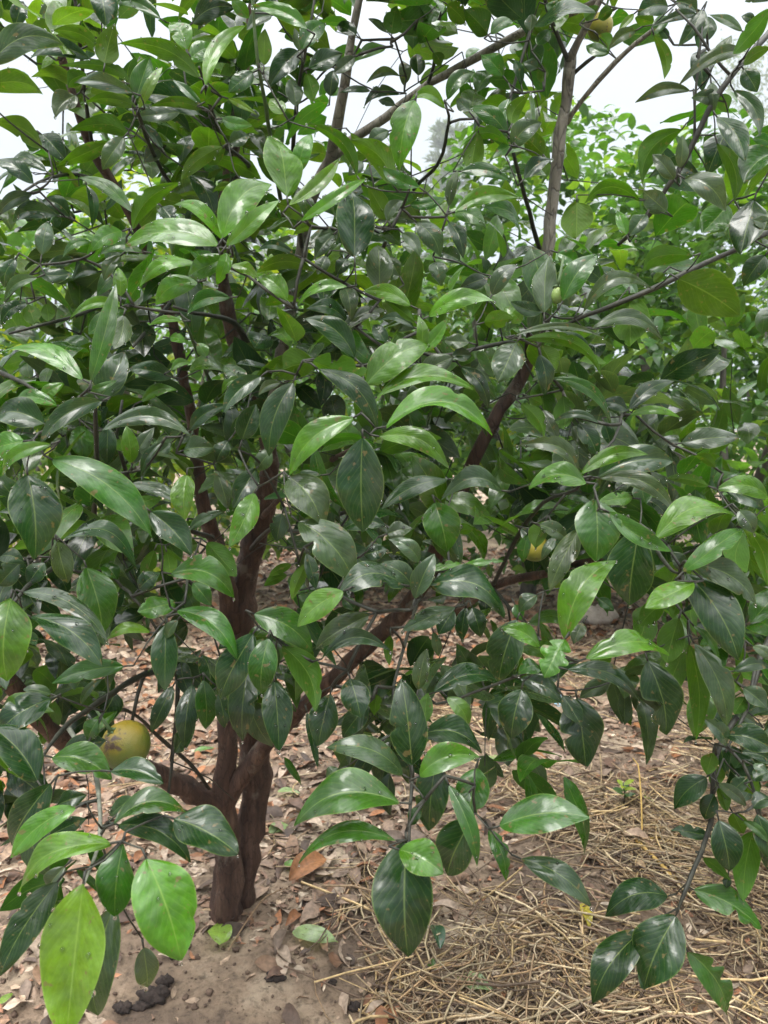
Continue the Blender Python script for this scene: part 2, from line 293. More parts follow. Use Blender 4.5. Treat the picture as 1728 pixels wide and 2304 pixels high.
# hand-read leaves: tile, base x, base y, tip x, tip y, width, kind, depth, bow [, roll, opts]
LV = """
A1 -60 420 410 255 190 p .85 .16|A1 -120 570 300 600 150 o .9 .10|A1 640 330 340 200 110 o 1.05 .1|A1 680 410 740 160 165 o 1.0 0
A1 580 380 170 380 110 d 1.1 .12|A1 840 530 460 420 85 o 1.0 .1|A1 860 600 480 540 110 p .98 .08|A1 880 690 560 650 90 o 1.0 .08
A1 880 640 970 360 150 g 1.0 0|A1 900 700 1040 410 70 y 1.0 -.05|A1 1290 500 800 275 130 o .97 .12|A1 1330 550 1590 150 105 y .95 .14
A1 1310 710 985 685 75 o 1.0 .1|A1 1290 740 920 600 190 d 1.05 .1|A1 1170 720 890 740 105 p 1.1 -.1|A1 1330 660 1530 590 140 o 1.0 .08
A1 1310 690 1120 520 60 g 1.02 0|A1 830 870 490 830 130 o 1.1 .1|A1 700 920 360 1070 105 o 1.1 -.05|A1 800 890 660 1085 130 p 1.0 0
A1 270 950 -30 790 150 o 1.0 .1|A1 270 870 430 1040 150 d 1.1 0|A1 300 1110 20 1010 80 d 1.0 .08|A1 215 1190 -40 1060 120 d 1.0 .1
A1 1440 950 1160 1170 110 o 1.0 .08|A1 850 1370 510 1150 95 g .95 .1|A1 860 1480 1140 1180 130 o .93 .1|A1 1440 1550 1110 1290 100 l .86 .1
A1 1445 1540 1755 1140 235 l .82 .12|A1 1470 1590 1785 1270 115 y .81 -.08|A1 1420 1600 800 1570 185 l .82 .14 45|A1 790 1500 590 1620 130 l .9 .08
A1 270 1650 310 1420 120 p .95 0|A1 920 1630 640 1640 90 g .95 .1|A1 590 1570 400 1650 60 g .96 .1|A1 1230 1130 1390 1390 150 d 1.15 .1
A1 1230 390 1400 300 130 l 1.1 .1|A1 1210 320 1100 130 150 y 1.05 .1|A1 650 -60 690 150 190 d 1.1 0|A1 100 170 150 10 110 d 1.15 0
A1 400 100 250 110 120 p 1.2 .1|A1 500 60 440 210 140 d 1.2 0|A1 1040 120 740 0 90 g 1.1 .1|A1 1250 150 1510 30 140 d 1.1 .1
A1 1610 120 1500 0 90 l 1.05 0|A1 1480 640 1660 735 45 y 1.0 0|A1 1440 770 1620 800 90 l 1.0 -.1|A1 1490 930 1620 870 110 p 1.05 0
A1 1040 960 930 1040 110 p 1.2 0|A1 450 1400 270 1290 120 d 1.05 .1|A1 370 1400 70 1430 120 d 1.04 .12|A1 210 1260 -20 1390 95 d 1.02 .1
A1 490 620 360 760 140 p 1.1 .1|A1 1540 1230 1370 1240 60 o 1.0 .1|A1 1050 960 940 800 70 d 1.1 0|A1 560 1200 600 1460 70 d 1.1 .1
A1 640 210 560 60 120 d 1.15 0|A1 1050 1340 1130 1440 150 d 1.05 0|A1 560 480 420 560 100 o 1.08 0|A1 1640 470 1480 600 120 g 1.0 0
A2 330 190 -20 50 105 l .95 .12|A2 300 320 450 140 140 g 1.0 .08|A2 290 330 250 180 70 p 1.03 0|A2 50 420 60 180 105 o 1.0 0
A2 270 330 90 520 150 d 1.05 0|A2 340 440 560 340 130 d 1.1 0|A2 260 690 230 490 120 p 1.1 0|A2 330 480 380 660 115 o 1.1 0
A2 480 620 500 450 110 d 1.1 0|A2 740 590 540 605 45 d 1.2 .08|A2 840 310 640 390 80 l 1.15 .12|A2 930 490 720 525 60 p 1.25 .16
A2 960 550 960 380 90 p 1.3 0|A2 1050 490 1040 340 110 d 1.3 0|A2 860 215 730 110 50 p 1.2 0|A2 880 220 910 40 140 o 1.15 0
A2 1030 155 930 60 60 p 1.2 0|A2 1060 155 1190 50 110 g 1.2 0|A2 930 20 710 10 55 p 1.2 .1|A2 930 610 700 690 75 d 1.2 .25
A2 900 680 790 640 60 d 1.2 0|A2 1150 340 1200 430 90 o 1.2 .1|A2 1240 640 1420 450 110 g 1.0 .12|A2 1225 700 990 650 90 l .95 .25
A2 1030 650 930 1090 205 l .86 .05|A2 880 1190 600 910 170 o .9 .15|A2 1060 1215 820 1090 100 g .9 -.1|A2 955 1110 820 1030 90 p .92 -.1
A2 655 1140 370 790 95 o .9 .12|A2 215 1330 540 1020 105 y .88 -.08|A2 295 1430 700 1130 85 l .86 -.06|A2 200 1270 130 820 250 l .9 0 25
A2 270 1120 350 850 125 l .95 0|A2 640 1660 640 1180 270 d .9 0 15|A2 850 1420 720 1200 130 o .95 0|A2 850 1430 950 1290 90 p .92 .1
A2 1000 1330 1230 1280 85 g .95 -.1|A2 1290 1370 1710 1290 115 l .9 .14|A2 1290 1380 1490 1470 115 g .95 .1|A2 1040 1440 1200 1640 150 p .95 .1
A2 950 1510 1060 1660 90 p .93 .1|A2 780 1440 1060 1450 80 p .96 .1|A2 1250 1440 1340 1640 110 d .95 .1|A2 1250 1335 1310 1090 80 p .98 .05
A2 1330 1110 1640 1170 95 g 1.0 .1|A2 1440 860 1400 1110 155 o 1.0 0|A2 1640 940 1340 940 90 o .99 .25|A2 1630 880 1390 700 125 g 1.0 .1
A2 1600 490 1460 340 130 g 1.05 0|A2 1520 215 1680 120 85 g 1.05 .1|A2 1500 220 1350 60 190 o 1.1 0|A2 420 1480 240 1520 65 o .95 .1
A2 530 1500 320 1600 130 p .95 0|A2 500 1520 380 1650 110 p .94 0|A2 250 1650 0 1600 65 d .92 .1|A2 300 1430 100 1330 110 o .92 .1
A2 1380 720 1300 640 90 p 1.0 0|A2 650 230 520 150 90 d 1.2 0|A2 640 370 500 480 90 p 1.12 0|A2 1240 30 1360 150 170 o 1.15 0
A2 100 100 -60 180 90 p 1.0 .1|A2 690 1050 600 1130 90 d .95 0|A2 1640 640 1560 880 100 g 1.02 0|A2 400 -30 160 40 150 o 1.1 0
A2 610 860 700 1000 60 o 1.0 0|A2 760 1290 680 1140 90 o .97 0|A2 860 850 730 930 100 p .95 .1|A2 180 740 90 640 130 y 1.0 0
A3 0 960 190 780 150 p 1.0 .1|A3 200 1000 70 870 170 o 1.02 0|A3 80 1160 260 1020 105 d 1.0 .1|A3 0 800 100 620 110 o 1.0 .1
A3 170 440 70 400 80 p 1.1 0|A3 200 530 180 390 80 o 1.1 0|A3 120 200 130 90 90 p 1.1 0|A3 160 290 250 190 90 g 1.1 0
A3 60 550 20 380 70 d 1.1 0|A3 630 345 480 270 85 g 1.1 -.15|A3 790 90 690 200 50 y 1.1 0|A3 220 30 330 90 130 g 1.1 0
B1 535 800 -40 590 125 l .85 .15 40|B1 590 805 750 180 130 g .82 -.03|B1 630 930 790 600 200 p .88 -.1|B1 800 385 740 610 130 p .9 -.08
B1 610 900 500 790 85 p .87 0|B1 580 870 750 800 55 g .86 -.1|B1 660 940 260 1210 140 d .82 .12|B1 370 970 40 960 95 l .95 .12
B1 260 920 400 820 90 l .96 0|B1 290 1090 -60 1020 220 d .85 .1|B1 150 1200 -80 1260 200 l .8 0|B1 330 1220 -10 1420 95 l .78 .1
B1 340 1320 990 1820 245 g .79 .08|B1 180 1420 235 1960 330 d .8 0|B1 660 1130 1240 1170 130 p .95 .2|B1 840 1480 1210 1610 90 p 1.0 .06
B1 1210 1420 1190 1710 160 y .95 0 20|B1 1230 1130 1480 970 105 d 1.0 .1|B1 1690 780 1450 1020 135 d .85 .1|B1 1190 1260 1390 1240 170 p 1.0 0
B1 850 1340 820 1100 115 l 1.05 0|B1 860 1345 1000 1110 110 p 1.05 .05|B1 1045 1210 910 1420 65 d 1.0 .1|B1 970 1340 1110 1210 100 p 1.05 0
B1 920 940 1150 870 85 l 1.1 .15|B1 1120 780 820 720 130 d 1.1 0|B1 810 325 440 385 75 l 1.0 .1|B1 180 310 0 430 90 d .95 .12
B1 180 310 230 450 120 o .97 0|B1 300 310 320 430 100 o .98 0|B1 250 110 460 100 100 d .95 -.1|B1 240 140 20 280 80 p .94 .1
B1 100 20 20 200 120 d .95 .1|B1 1270 50 890 170 105 l .9 .1|B1 1280 170 1000 310 150 l .88 .12|B1 1450 10 1200 110 150 l .85 -.05
B1 1470 -20 1400 180 95 l .84 -.08|B1 1490 270 1190 370 105 g .95 .1|B1 780 0 670 150 90 p .95 .1|B1 780 260 770 70 95 y .93 0
B1 1180 420 960 450 50 l 1.0 .1|B1 1500 60 1660 120 85 y .9 .1|B1 1590 830 1450 700 135 p 1.05 0|B1 1570 800 1430 880 65 l 1.05 .1
B1 1570 1190 1660 960 160 d .9 0|B1 480 20 300 60 80 d .98 0|B1 640 100 470 140 90 d 1.0 .1|B1 1340 650 1280 560 100 l 1.1 0
B1 1100 530 1200 560 70 l 1.1 .1|B1 1110 740 1240 690 60 l 1.08 .15|B1 700 1110 690 1350 130 d 1.05 0|B1 520 1100 540 1330 160 l 1.1 0
B1 1480 1200 1400 1330 120 d 1.0 0|B1 1400 1390 1480 1640 120 p 1.0 0|B1 1660 1380 1510 1640 150 d .95 0|B1 60 1010 200 980 90 l 1.0 0
B2 640 660 310 400 165 d .86 .14|B2 370 680 760 770 210 o .84 -.1 20 c1|B2 385 690 100 770 210 o .86 .05 15 c2|B2 715 830 1100 530 235 l .83 0 30
B2 400 730 790 1130 160 d .8 .14|B2 785 915 1410 850 130 l .82 .12 45|B2 845 1105 1540 1105 175 l .8 .14 50|B2 800 1170 1250 1350 150 l .79 .16
B2 630 1050 210 1420 180 l .8 .12|B2 690 1180 690 1790 330 d .78 0 15|B2 240 820 80 1290 200 d .85 .08|B2 160 820 10 900 70 p .9 .1
B2 590 200 265 310 75 l .9 .15|B2 1000 320 700 230 115 l .9 .1|B2 1030 425 860 290 70 o .9 0|B2 1120 390 1540 260 130 l .88 .12
B2 1065 620 1060 380 85 l .85 .05|B2 1080 620 1245 410 95 l .85 -.06|B2 555 495 840 350 95 p .95 .1|B2 590 430 330 330 115 d .96 .1
B2 800 220 790 -80 190 p .95 0|B2 930 130 850 0 100 p .97 0|B2 0 110 380 100 100 o .92 .15|B2 1060 770 1280 650 150 p .95 0
B2 200 290 0 120 130 l .92 .12|B2 580 210 620 390 125 p .95 0|B2 1020 460 790 400 65 d .95 .1|B2 1380 560 1220 540 100 p .95 -.1
B2 1480 430 1670 410 130 o .93 0 20 c1|B2 1690 560 1570 820 235 p .83 0 20|B2 1330 720 1510 980 110 d .95 .1|B2 100 1260 0 1390 125 p .95 0
B2 1590 1520 1210 1560 150 p .86 .2|B2 1240 1450 810 1650 125 d .95 .1|B2 1530 250 1680 40 125 p .95 .05|B2 840 560 760 440 100 d .95 0
B2 900 760 1060 620 130 d .96 0|B2 1270 650 1400 640 120 d .95 0|B2 420 1420 210 1480 60 p .9 .1|B2 1160 40 1200 180 130 p 1.0 0
B2 1320 30 1180 -40 120 d 1.05 0|B2 460 0 400 120 110 p 1.0 0|B2 590 20 520 120 110 d 1.0 0|B2 1500 140 1330 200 110 d 1.0 0
B3 210 365 230 -30 170 p .92 0|B3 330 290 560 -20 170 g .9 .05|B3 460 370 920 185 110 p .92 .22|B3 520 465 1010 525 110 p .92 .2
B3 80 540 610 750 90 o .88 .14|B3 280 510 530 650 85 d .9 .1|B3 20 515 600 510 50 p .88 .1|B3 180 640 225 900 125 d .9 .05
B3 190 580 290 760 150 o .95 0|B3 260 790 650 1100 85 g .95 .14|B3 330 910 350 1140 150 o .97 0|B3 560 1080 270 1070 60 p .95 .15
B3 430 1080 560 1300 130 d .96 .05|B3 400 1100 500 1290 90 p .98 0|B3 760 990 1050 810 110 d 1.0 .1|B3 760 1035 1090 1050 60 l 1.0 .1
B3 750 1000 580 950 100 d 1.0 .1|B3 1100 1210 1470 1180 150 p 1.0 0|B3 430 1410 50 1220 120 p .9 .16|B3 450 1410 890 1270 110 l .85 .12
B3 480 1470 110 1500 160 l .83 .1 35|B3 560 1430 1040 1330 210 d .88 .05|B3 570 1440 1080 1640 120 p .87 .12|B3 1270 1490 1000 1440 80 o .95 .05
B3 1660 1560 1340 1500 145 l .95 .1|B3 780 1570 550 1600 100 l .86 0 20 c1|B3 1320 1370 1170 1280 70 o .95 .1|B3 200 360 0 290 100 d .93 -.1
B3 300 -20 440 60 100 g .98 0|B3 440 260 360 320 90 p .93 0|B3 60 430 -40 330 110 l .95 0|B3 110 910 200 960 130 o 1.05 0
B3 60 960 220 1180 110 o 1.0 .1|B3 200 1000 300 1200 100 p 1.05 0|B3 600 1090 640 1220 90 d 1.0 0|B3 1400 1520 1660 1640 130 d 1.0 0
C1 400 180 890 340 130 d .9 .25|C1 370 190 450 460 150 p .88 -.06|C1 560 360 680 790 255 g .88 0|C1 980 0 1240 280 200 d .85 .05
C1 1110 400 1520 545 205 g .85 .14|C1 1220 120 1460 0 75 p 1.0 .1|C1 1650 -120 1490 230 165 l .88 -.05|C1 1135 590 890 650 155 l .9 0
C1 970 780 690 810 85 y .95 .15|C1 1150 640 1540 945 170 g .85 .1|C1 1080 730 1070 1160 180 d .88 0|C1 1150 700 1070 820 75 p .87 0
C1 1640 790 1390 1220 230 d .84 0|C1 200 680 660 1010 220 d .8 .12|C1 150 520 700 850 120 d .84 .12|C1 70 560 10 1100 335 l .76 0 20
C1 800 1000 330 1110 140 g .85 .05|C1 330 1210 -40 1440 220 d .82 0|C1 240 1740 -100 1380 255 d .78 .1|C1 340 1590 725 1740 215 g .8 .1
C1 550 1450 750 1290 100 g 1.0 0|C1 1320 1090 1340 1420 150 g .95 0|C1 1120 1130 980 1430 120 d .97 0|C1 1250 1120 1190 1520 150 d .97 0
C1 1280 1260 1210 1420 80 o .95 0|C1 1600 1040 1560 1480 195 d .9 0|C1 330 1180 150 1150 75 p .86 0|C1 900 500 1030 390 160 d .95 0
C1 760 440 660 330 130 g 1.0 0|C1 290 330 180 470 130 d .92 0|C1 130 330 -20 480 160 d .92 0|C1 1420 1180 1460 1400 110 d .95 0
C1 1000 250 930 470 100 o 1.0 0|C1 1080 260 1110 420 110 o 1.0 0|C1 700 420 740 560 110 o 1.0 0|C1 1340 200 1540 420 160 o 1.0 0
C1 0 290 150 320 110 d .9 .1|C1 1250 460 1370 600 120 g .95 0|C1 660 1080 520 1260 60 d .95 .1|C1 1130 1560 1240 1380 120 d 1.0 0
C2 216 -222 440 95 260 p .82 .04|C2 276 63 637 455 280 p .8 .05|C2 965 480 530 540 200 d .8 .25 30 c1|C2 565 515 260 740 180 l .78 .05 25
C2 730 670 370 880 160 p .85 0|C2 430 950 870 895 115 d .82 .25|C2 -10 660 370 900 215 g .83 .08|C2 80 820 20 1190 200 g .8 0
C2 170 870 410 1275 190 o .82 .1|C2 120 1100 150 1545 210 d .85 0|C2 480 1180 400 1515 205 d .86 0|C2 610 1080 680 1330 250 d .83 0
C2 720 1250 560 1460 150 d .87 0|C2 330 1300 400 1650 65 d .9 0|C2 1010 1640 950 1085 270 d .8 0 12|C2 950 1700 470 1510 185 p .8 .08
C2 1060 1710 1450 1590 190 l .77 .14|C2 1080 1440 1465 1540 190 d .85 .12|C2 1090 1365 1110 1170 110 l .87 0|C2 1240 1200 1390 1400 115 l .88 .05
C2 1150 1170 1640 1080 150 d .9 .15|C2 1690 700 1560 1110 245 d .9 0|C2 1130 470 1625 655 225 d .8 .12 35|C2 1290 620 950 770 135 p .82 0
C2 1030 560 1150 270 150 p .8 0|C2 1020 500 790 330 140 p .81 .1|C2 1060 320 875 175 120 p .82 .1|C2 1160 -60 1245 255 255 g .83 0
C2 1050 1150 1100 890 115 p .84 0|C2 1320 360 1610 315 55 l .85 0 20 c2|C2 1290 130 1410 105 80 o .9 0|C2 850 140 1015 105 115 p .9 0
C2 700 280 850 240 150 d .92 0|C2 570 110 840 90 140 d .95 .1|C2 330 270 390 500 95 d .95 0|C2 330 330 225 565 95 o .95 0
C2 200 410 50 470 75 o 1.0 0|C2 230 340 80 410 65 o 1.0 0|C2 780 1180 770 1320 85 o .88 0|C2 1360 620 1330 840 100 d 1.0 0
C2 1280 640 1180 790 150 d .95 0|C2 1400 620 1460 810 130 d .98 0|C2 1150 780 1190 940 70 p .95 0|C2 560 560 640 640 90 d .9 0
C2 1130 380 1330 330 60 l .84 0 20 c1|C2 1250 40 1330 330 90 p .9 0|C2 170 10 130 190 130 d 1.0 0|C2 870 800 860 990 70 o .95 0
C3 930 170 1490 30 180 l .78 .15 40|C3 1110 385 1500 60 150 g .77 -.08|C3 1470 -10 1580 135 120 p .79 0|C3 540 -80 555 315 330 g .78 0 15
C3 630 0 1050 250 130 g .77 -.1|C3 345 830 660 280 235 l .75 .08 20|C3 430 120 235 490 160 p .8 0|C3 820 130 740 610 330 d .82 0 15
C3 1180 460 860 615 165 l .77 0|C3 1130 400 1480 955 285 d .8 .06|C3 1180 340 1580 595 190 p .79 .1|C3 980 590 830 740 140 o .84 0
C3 1080 560 1040 690 85 o .84 0|C3 1080 690 1000 980 190 o .82 0|C3 1180 740 1340 980 60 g .83 .1|C3 340 825 205 1065 225 l .74 0 15 c2
C3 480 950 1030 910 165 l .76 .1 30 c1|C3 180 875 -60 740 130 l .8 .1|C3 190 1010 40 1050 125 g .82 .1|C3 360 1020 850 1205 130 d .85 .12
C3 630 1100 440 1190 120 p .87 0|C3 880 965 1010 1455 265 d .82 .03 15 c1|C3 1150 860 1215 1445 140 o .85 .04|C3 1180 850 1385 1385 180 p .82 .05
C3 420 1210 480 1650 295 d .85 0 15|C3 330 1190 450 1390 120 d .84 0|C3 60 1150 -10 1470 240 d .82 0|C3 60 1080 330 1240 130 d .86 .1
C3 1500 90 1665 470 120 o .9 .05|C3 1040 260 1110 390 100 p .82 0|C3 460 720 400 860 100 p .8 0|C3 160 540 40 640 110 p .95 0
C3 180 80 370 170 110 p .95 0|C3 20 600 60 700 90 g 1.0 0|C3 1560 130 1680 330 110 o .95 0|C3 560 560 660 640 80 d .95 0|C3 215 60 140 235 130 o 1.02 0|C3 60 110 150 190 90 d 1.04 0|C3 280 170 190 300 70 p 1.0 0|A3 560 230 640 330 100 o 1.1 .1|A3 470 120 560 40 80 o 1.15 0|C1 640 1340 560 1480 130 g .9 0|C1 400 1640 690 1480 190 d .9 .08|C3 100 150 60 330 90 g 1.03 0|A3 650 60 560 110 90 o 1.15 0
D1 540 750 430 1740 410 y .62 0 18|D1 950 590 1185 1245 425 l .64 0 15|D1 800 490 745 960 255 g .66 0 15|D1 715 490 50 755 190 l .66 .1 35
D1 490 260 80 585 170 l .68 .1|D1 330 100 65 510 220 d .75 0|D1 370 740 -20 1350 225 d .68 .03|D1 740 890 600 1670 285 p .72 .04
D1 930 1165 965 1455 165 p .75 0|D1 740 360 1205 260 175 g .7 .18 35|D1 720 20 1060 100 155 d .75 .1|D1 860 190 710 310 115 p .74 0
D1 770 370 1240 590 180 d .72 .12|D1 1130 330 1540 560 285 d .7 .05|D1 370 240 545 170 125 d .76 0|D1 330 430 540 330 130 d .78 0
D1 420 640 300 800 120 p .76 0
D2 930 225 225 300 280 g .72 .12 30|D2 905 470 265 590 130 g .72 .1 40|D2 970 480 960 1235 415 d .72 0 10|D2 930 530 1215 685 240 l .69 .05 15
D2 1170 -60 1120 410 235 d .78 0|D2 1250 110 1445 640 115 g .75 .03|D2 1390 340 1200 710 280 d .77 0|D2 1430 0 1380 330 230 g .8 0
D2 1510 400 1640 730 115 g .8 .04 20 c1|D2 1580 375 2160 310 250 g .75 .08 25|D2 540 10 440 70 120 p .85 0|D2 1060 260 1000 370 90 d .76 0
D2 1380 160 1300 300 90 p .76 0 15 c2|D3 60 590 525 890 170 p .78 .06
"""
LR = """
A3 420 1310 420 1560 245 o 1.0 0|A3 825 1300 470 1330 110 o 1.0 .25|A3 1100 840 840 1195 150 o 1.0 .18|A3 1000 1370 850 1240 150 p 1.0 0
A3 1050 1160 920 990 110 p .98 0|A3 1090 1090 1100 880 85 p 1.0 0|A3 1220 1150 880 1140 110 d 1.05 .2|A3 1400 1330 1230 1515 220 g 1.0 0
A3 1330 930 1440 1310 110 o .98 .15|A3 1120 1160 1390 1345 170 p .95 .1|A3 1390 860 1270 1110 200 d 1.02 0|A3 1330 760 1510 1055 150 d .95 .12
A3 1440 590 1605 880 100 d .97 .15|A3 1690 1000 1500 1190 220 g .95 .1|A3 1570 1300 1480 1640 230 d .95 0|A3 1690 1470 1560 1420 85 p .93 0
A3 1150 590 810 655 90 p 1.0 .12|A3 1530 340 1100 510 95 p .95 .06|A3 1210 330 1230 610 145 d 1.05 0|A3 1290 540 1310 720 85 p .98 0
A3 1330 650 1180 620 105 p .98 0|A3 1360 610 1395 730 110 o 1.02 0|A3 920 230 1000 520 80 o 1.0 .1|A3 1230 60 1080 290 110 d 1.0 -.1
A3 1210 310 1250 60 85 d 1.0 0|A3 1270 260 1270 100 115 d 1.03 0|A3 1490 200 1270 100 60 p 1.0 .08|A3 1670 60 1400 360 130 o .85 -.05
A3 1310 420 1420 220 95 p 1.0 0|A3 1500 450 1590 595 125 d .97 0|A3 1500 420 1680 310 85 o .95 .1|A3 800 200 640 300 85 p 1.05 .1
A3 920 150 800 110 110 o 1.05 0|A3 1010 40 810 100 170 d 1.0 .1|A3 1190 90 930 150 65 d 1.0 0|A3 1060 10 1200 80 120 d 1.0 .1
A3 1015 250 950 170 60 d 1.05 0|A3 865 1390 760 1530 120 p 1.0 0|A3 745 1520 680 1350 80 l 1.0 0|A3 1570 130 1490 100 105 d .95 0
A3 1690 -20 1520 0 90 d .95 .1|A3 1670 930 1560 900 85 g 1.0 .1|B3 760 250 770 595 250 o .95 0 10|B3 1080 150 1475 390 310 o .9 .03 12
B3 1170 0 800 120 135 o .92 .1|B3 980 110 920 170 85 o .95 0|B3 1640 0 1500 190 150 d .98 0|A3 1010 100 900 230 90 g 1.05 0
C3 1390 1510 1240 1340 115 p .85 .05|C3 1390 1450 1690 1550 185 d .85 .1|C3 1440 1030 1690 1010 95 d .95 .1|C3 1500 1140 1650 1270 130 p .95 0
C3 1560 870 1690 970 80 p .95 .1|C3 1480 1040 1440 1170 90 o .95 0|C3 1510 1200 1440 1310 100 o .95 0|C3 1480 1560 1690 1640 95 d .87 .1
C3 1300 1560 1260 1700 165 o .92 0|C3 1580 1370 1440 1290 60 p .95 0|C3 1560 1640 1660 1690 70 p .9 0
D3 1010 830 605 940 215 d .95 .1 20|D3 1060 960 850 1435 340 d .9 0 15|D3 840 1060 510 1485 255 d .92 .05 15|D3 1140 1190 1395 1600 200 g .92 .1 20 c1
D3 1180 790 1615 1045 185 g .93 .08 20 c1|D3 1340 340 1420 675 210 d .9 0 15|D3 1275 440 1030 400 95 d .95 0 20 c2|D3 1260 60 1040 255 170 d .93 .06
D3 1310 170 1240 335 125 d .93 0|D3 1560 410 1485 845 180 o .93 0|D3 1240 580 1410 710 75 o .93 0|D3 1340 100 1525 245 85 p .9 0
D3 1340 130 1390 285 85 o .95 0|D3 1430 290 1500 425 130 o .96 0|D3 1590 300 1690 610 150 d .9 0|D3 1560 260 1690 200 125 d .9 .1
D3 1350 -10 1300 120 130 o .97 0|D3 1480 60 1600 190 125 o .97 0|D3 1560 80 1690 30 105 d .92 .1|D3 1500 340 1670 490 65 g .9 .05
D3 1420 160 1530 60 100 d .95 0|D3 1640 430 1700 700 130 d .9 0|D3 1400 700 1390 780 60 d .93 0
"""
def parse(txt):
    rows = []
    for line in txt.strip().replace('\n', '|').split('|'):
        f = line.split()
        if not f: continue
        t = f[0]; x0, y0, x1, y1, wd = map(float, f[1:6]); k = f[6]; z = float(f[7]); b = float(f[8])
        roll = float(f[9]) if len(f) > 9 else None; opt = f[10] if len(f) > 10 else ''
        u0, v0 = tile(t, x0, y0); u1, v1 = tile(t, x1, y1)
        rows.append((u0, v0, u1, v1, wd*T0, k, z, b, roll, opt))
    return rows
def build_hero(rows):
    n = len(rows); B = np.zeros((n, 3)); T = np.zeros((n, 3)); NN = np.zeros((n, 3)); W = np.zeros(n); bw = np.zeros((n, 3))
    arch = np.zeros(n); fold = np.zeros(n); tw = np.zeros(n); tint = np.zeros((n, 3)); size = np.zeros(n)
    R = 31; chew = np.ones((n, 2, R)); wav = np.zeros(n); pk = np.zeros(n)
    tt = np.linspace(0, 1, R)
    for i, (u0, v0, u1, v1, wd, k, z, b, roll, opt) in enumerate(rows):
        dv = np.array([u1-u0, v1-v0]); Lp = np.linalg.norm(dv)
        Lm = Lp*z/FPX
        tilt = rng.uniform(-.10, .40) if v1 > v0 else rng.uniform(-.3, .25)   # drooping tips come forward
        z1 = z-tilt*Lm
        B[i] = P(u0, v0, z); T[i] = P(u1, v1, z1)
        a = unit(T[i]-B[i]); c = unit(CAM-(B[i]+T[i])/2)
        n0 = unit(c-a*(c@a)); s0 = np.cross(a, n0)
        if s0[2] < -.02 or (abs(s0[2]) <= .02 and rng.random() < .5): s0 = -s0
        horiz = abs(dv[0])/Lp
        rl = R_(roll if roll is not None else rng.uniform(12, 34)*(.45+.55*horiz))
        W[i] = wd*z/FPX/math.cos(rl)*.93
        L3 = np.linalg.norm(T[i]-B[i]); W[i] = min(W[i], .72*max(L3, Lm*1.05))
        NN[i] = (-math.cos(rl)*n0+math.sin(rl)*s0) if k == 'o' else (math.cos(rl)*n0+math.sin(rl)*s0)
        pd = np.array([dv[1], -dv[0]])/Lp
        if pd[1] > .02: pd = -pd
        bw[i] = (Rv*pd[0]-Uv*pd[1])*b*Lm
        arch[i] = rng.uniform(-.01, .15)
        fold[i] = R_(rng.uniform(6, 30)); tw[i] = rng.uniform(-.9, .9); wav[i] = rng.uniform(.02, .085); pk[i] = .020 if k in 'yl' else .011
        tc = np.array(TINT[k])*rng.uniform(.82, 1.2); tc[0] *= rng.uniform(.85, 1.2)
        tint[i] = tc; size[i] = Lp*wd
        if not opt and rng.random() < .3:
            chew[i, rng.integers(2)] *= 1-rng.uniform(.15, .5)*np.exp(-((tt-rng.uniform(.3, .95))/rng.uniform(.02, .05))**2)
        if opt:
            ncut = 3 if opt == 'c1' else 5
            for q in range(ncut):
                cpos = rng.uniform(.25, .9); sd_ = q % 2 if opt == 'c2' else int(i % 2)
                chew[i, sd_] *= 1-rng.uniform(.35, .8)*np.exp(-((tt-cpos)/rng.uniform(.025, .065))**2)
    V = leaf_arrays(B, T, NN, W, arch, fold, bw, tw, R, 13, chew, wav, pk, rng.uniform(-.05, .22, n))
    return dict(V=V, B=B, T=T, tint=tint, size=size, rows=R, cols=13)
H = build_hero(parse(LV)); HR = build_hero(parse(LR))

# ------------------------------------------------------------------ tubes
def tube(pts, rad, sides=8, wob=0.0):
    pts = np.asarray(pts, float); rad = np.asarray(rad, float)
    n = len(pts); tg = unit(np.gradient(pts, axis=0))
    ref = np.array([0, 0, 1.0]) if abs(tg[0][2]) < .9 else np.array([1.0, 0, 0])
    V = []; prev = unit(np.cross(tg[0], ref))
    ang = np.linspace(0, 2*math.pi, sides, endpoint=False); ph = rng.uniform(0, 6)
    for i in range(n):
        x = unit(prev-tg[i]*(prev@tg[i])); y = np.cross(tg[i], x); prev = x
        r = rad[i]*(1+wob*np.sin(ang*3+ph+i*.35)+wob*.6*np.sin(ang*5-i*.8))
        V.append(pts[i]+(np.cos(ang)*r)[:, None]*x+(np.sin(ang)*r)[:, None]*y)
    V = np.concatenate(V); F = []
    for i in range(n-1):
        for j in range(sides):
            F.append((i*sides+j, i*sides+(j+1) % sides, (i+1)*sides+(j+1) % sides, (i+1)*sides+j))
    F = [tuple(f) for f in F]; F.append(tuple(range(sides))[::-1]); F.append(tuple((n-1)*sides+j for j in range(sides)))
    return V, F
def spline(pts, rad, step=.03):
    pts = np.asarray(pts, float); rad = np.asarray(rad, float); o = []; r = []
    n = len(pts)
    for i in range(n-1):
        p0 = pts[max(i-1, 0)]; p1 = pts[i]; p2 = pts[i+1]; p3 = pts[min(i+2, n-1)]
        m = max(2, int(np.linalg.norm(p2-p1)/step))
        for t in np.linspace(0, 1, m, endpoint=(i == n-2)):
            o.append(.5*((2*p1)+(-p0+p2)*t+(2*p0-5*p1+4*p2-p3)*t*t+(-p0+3*p1-3*p2+p3)*t**3))
            r.append(rad[i]*(1-t)+rad[i+1]*t)
    return np.array(o), np.array(r)
def limb_points(px):                      # (u, v, depth, width in px)
    return spline([P(u, v, d) for u, v, d, w_ in px], [w_*d/FPX/2 for u, v, d, w_ in px])
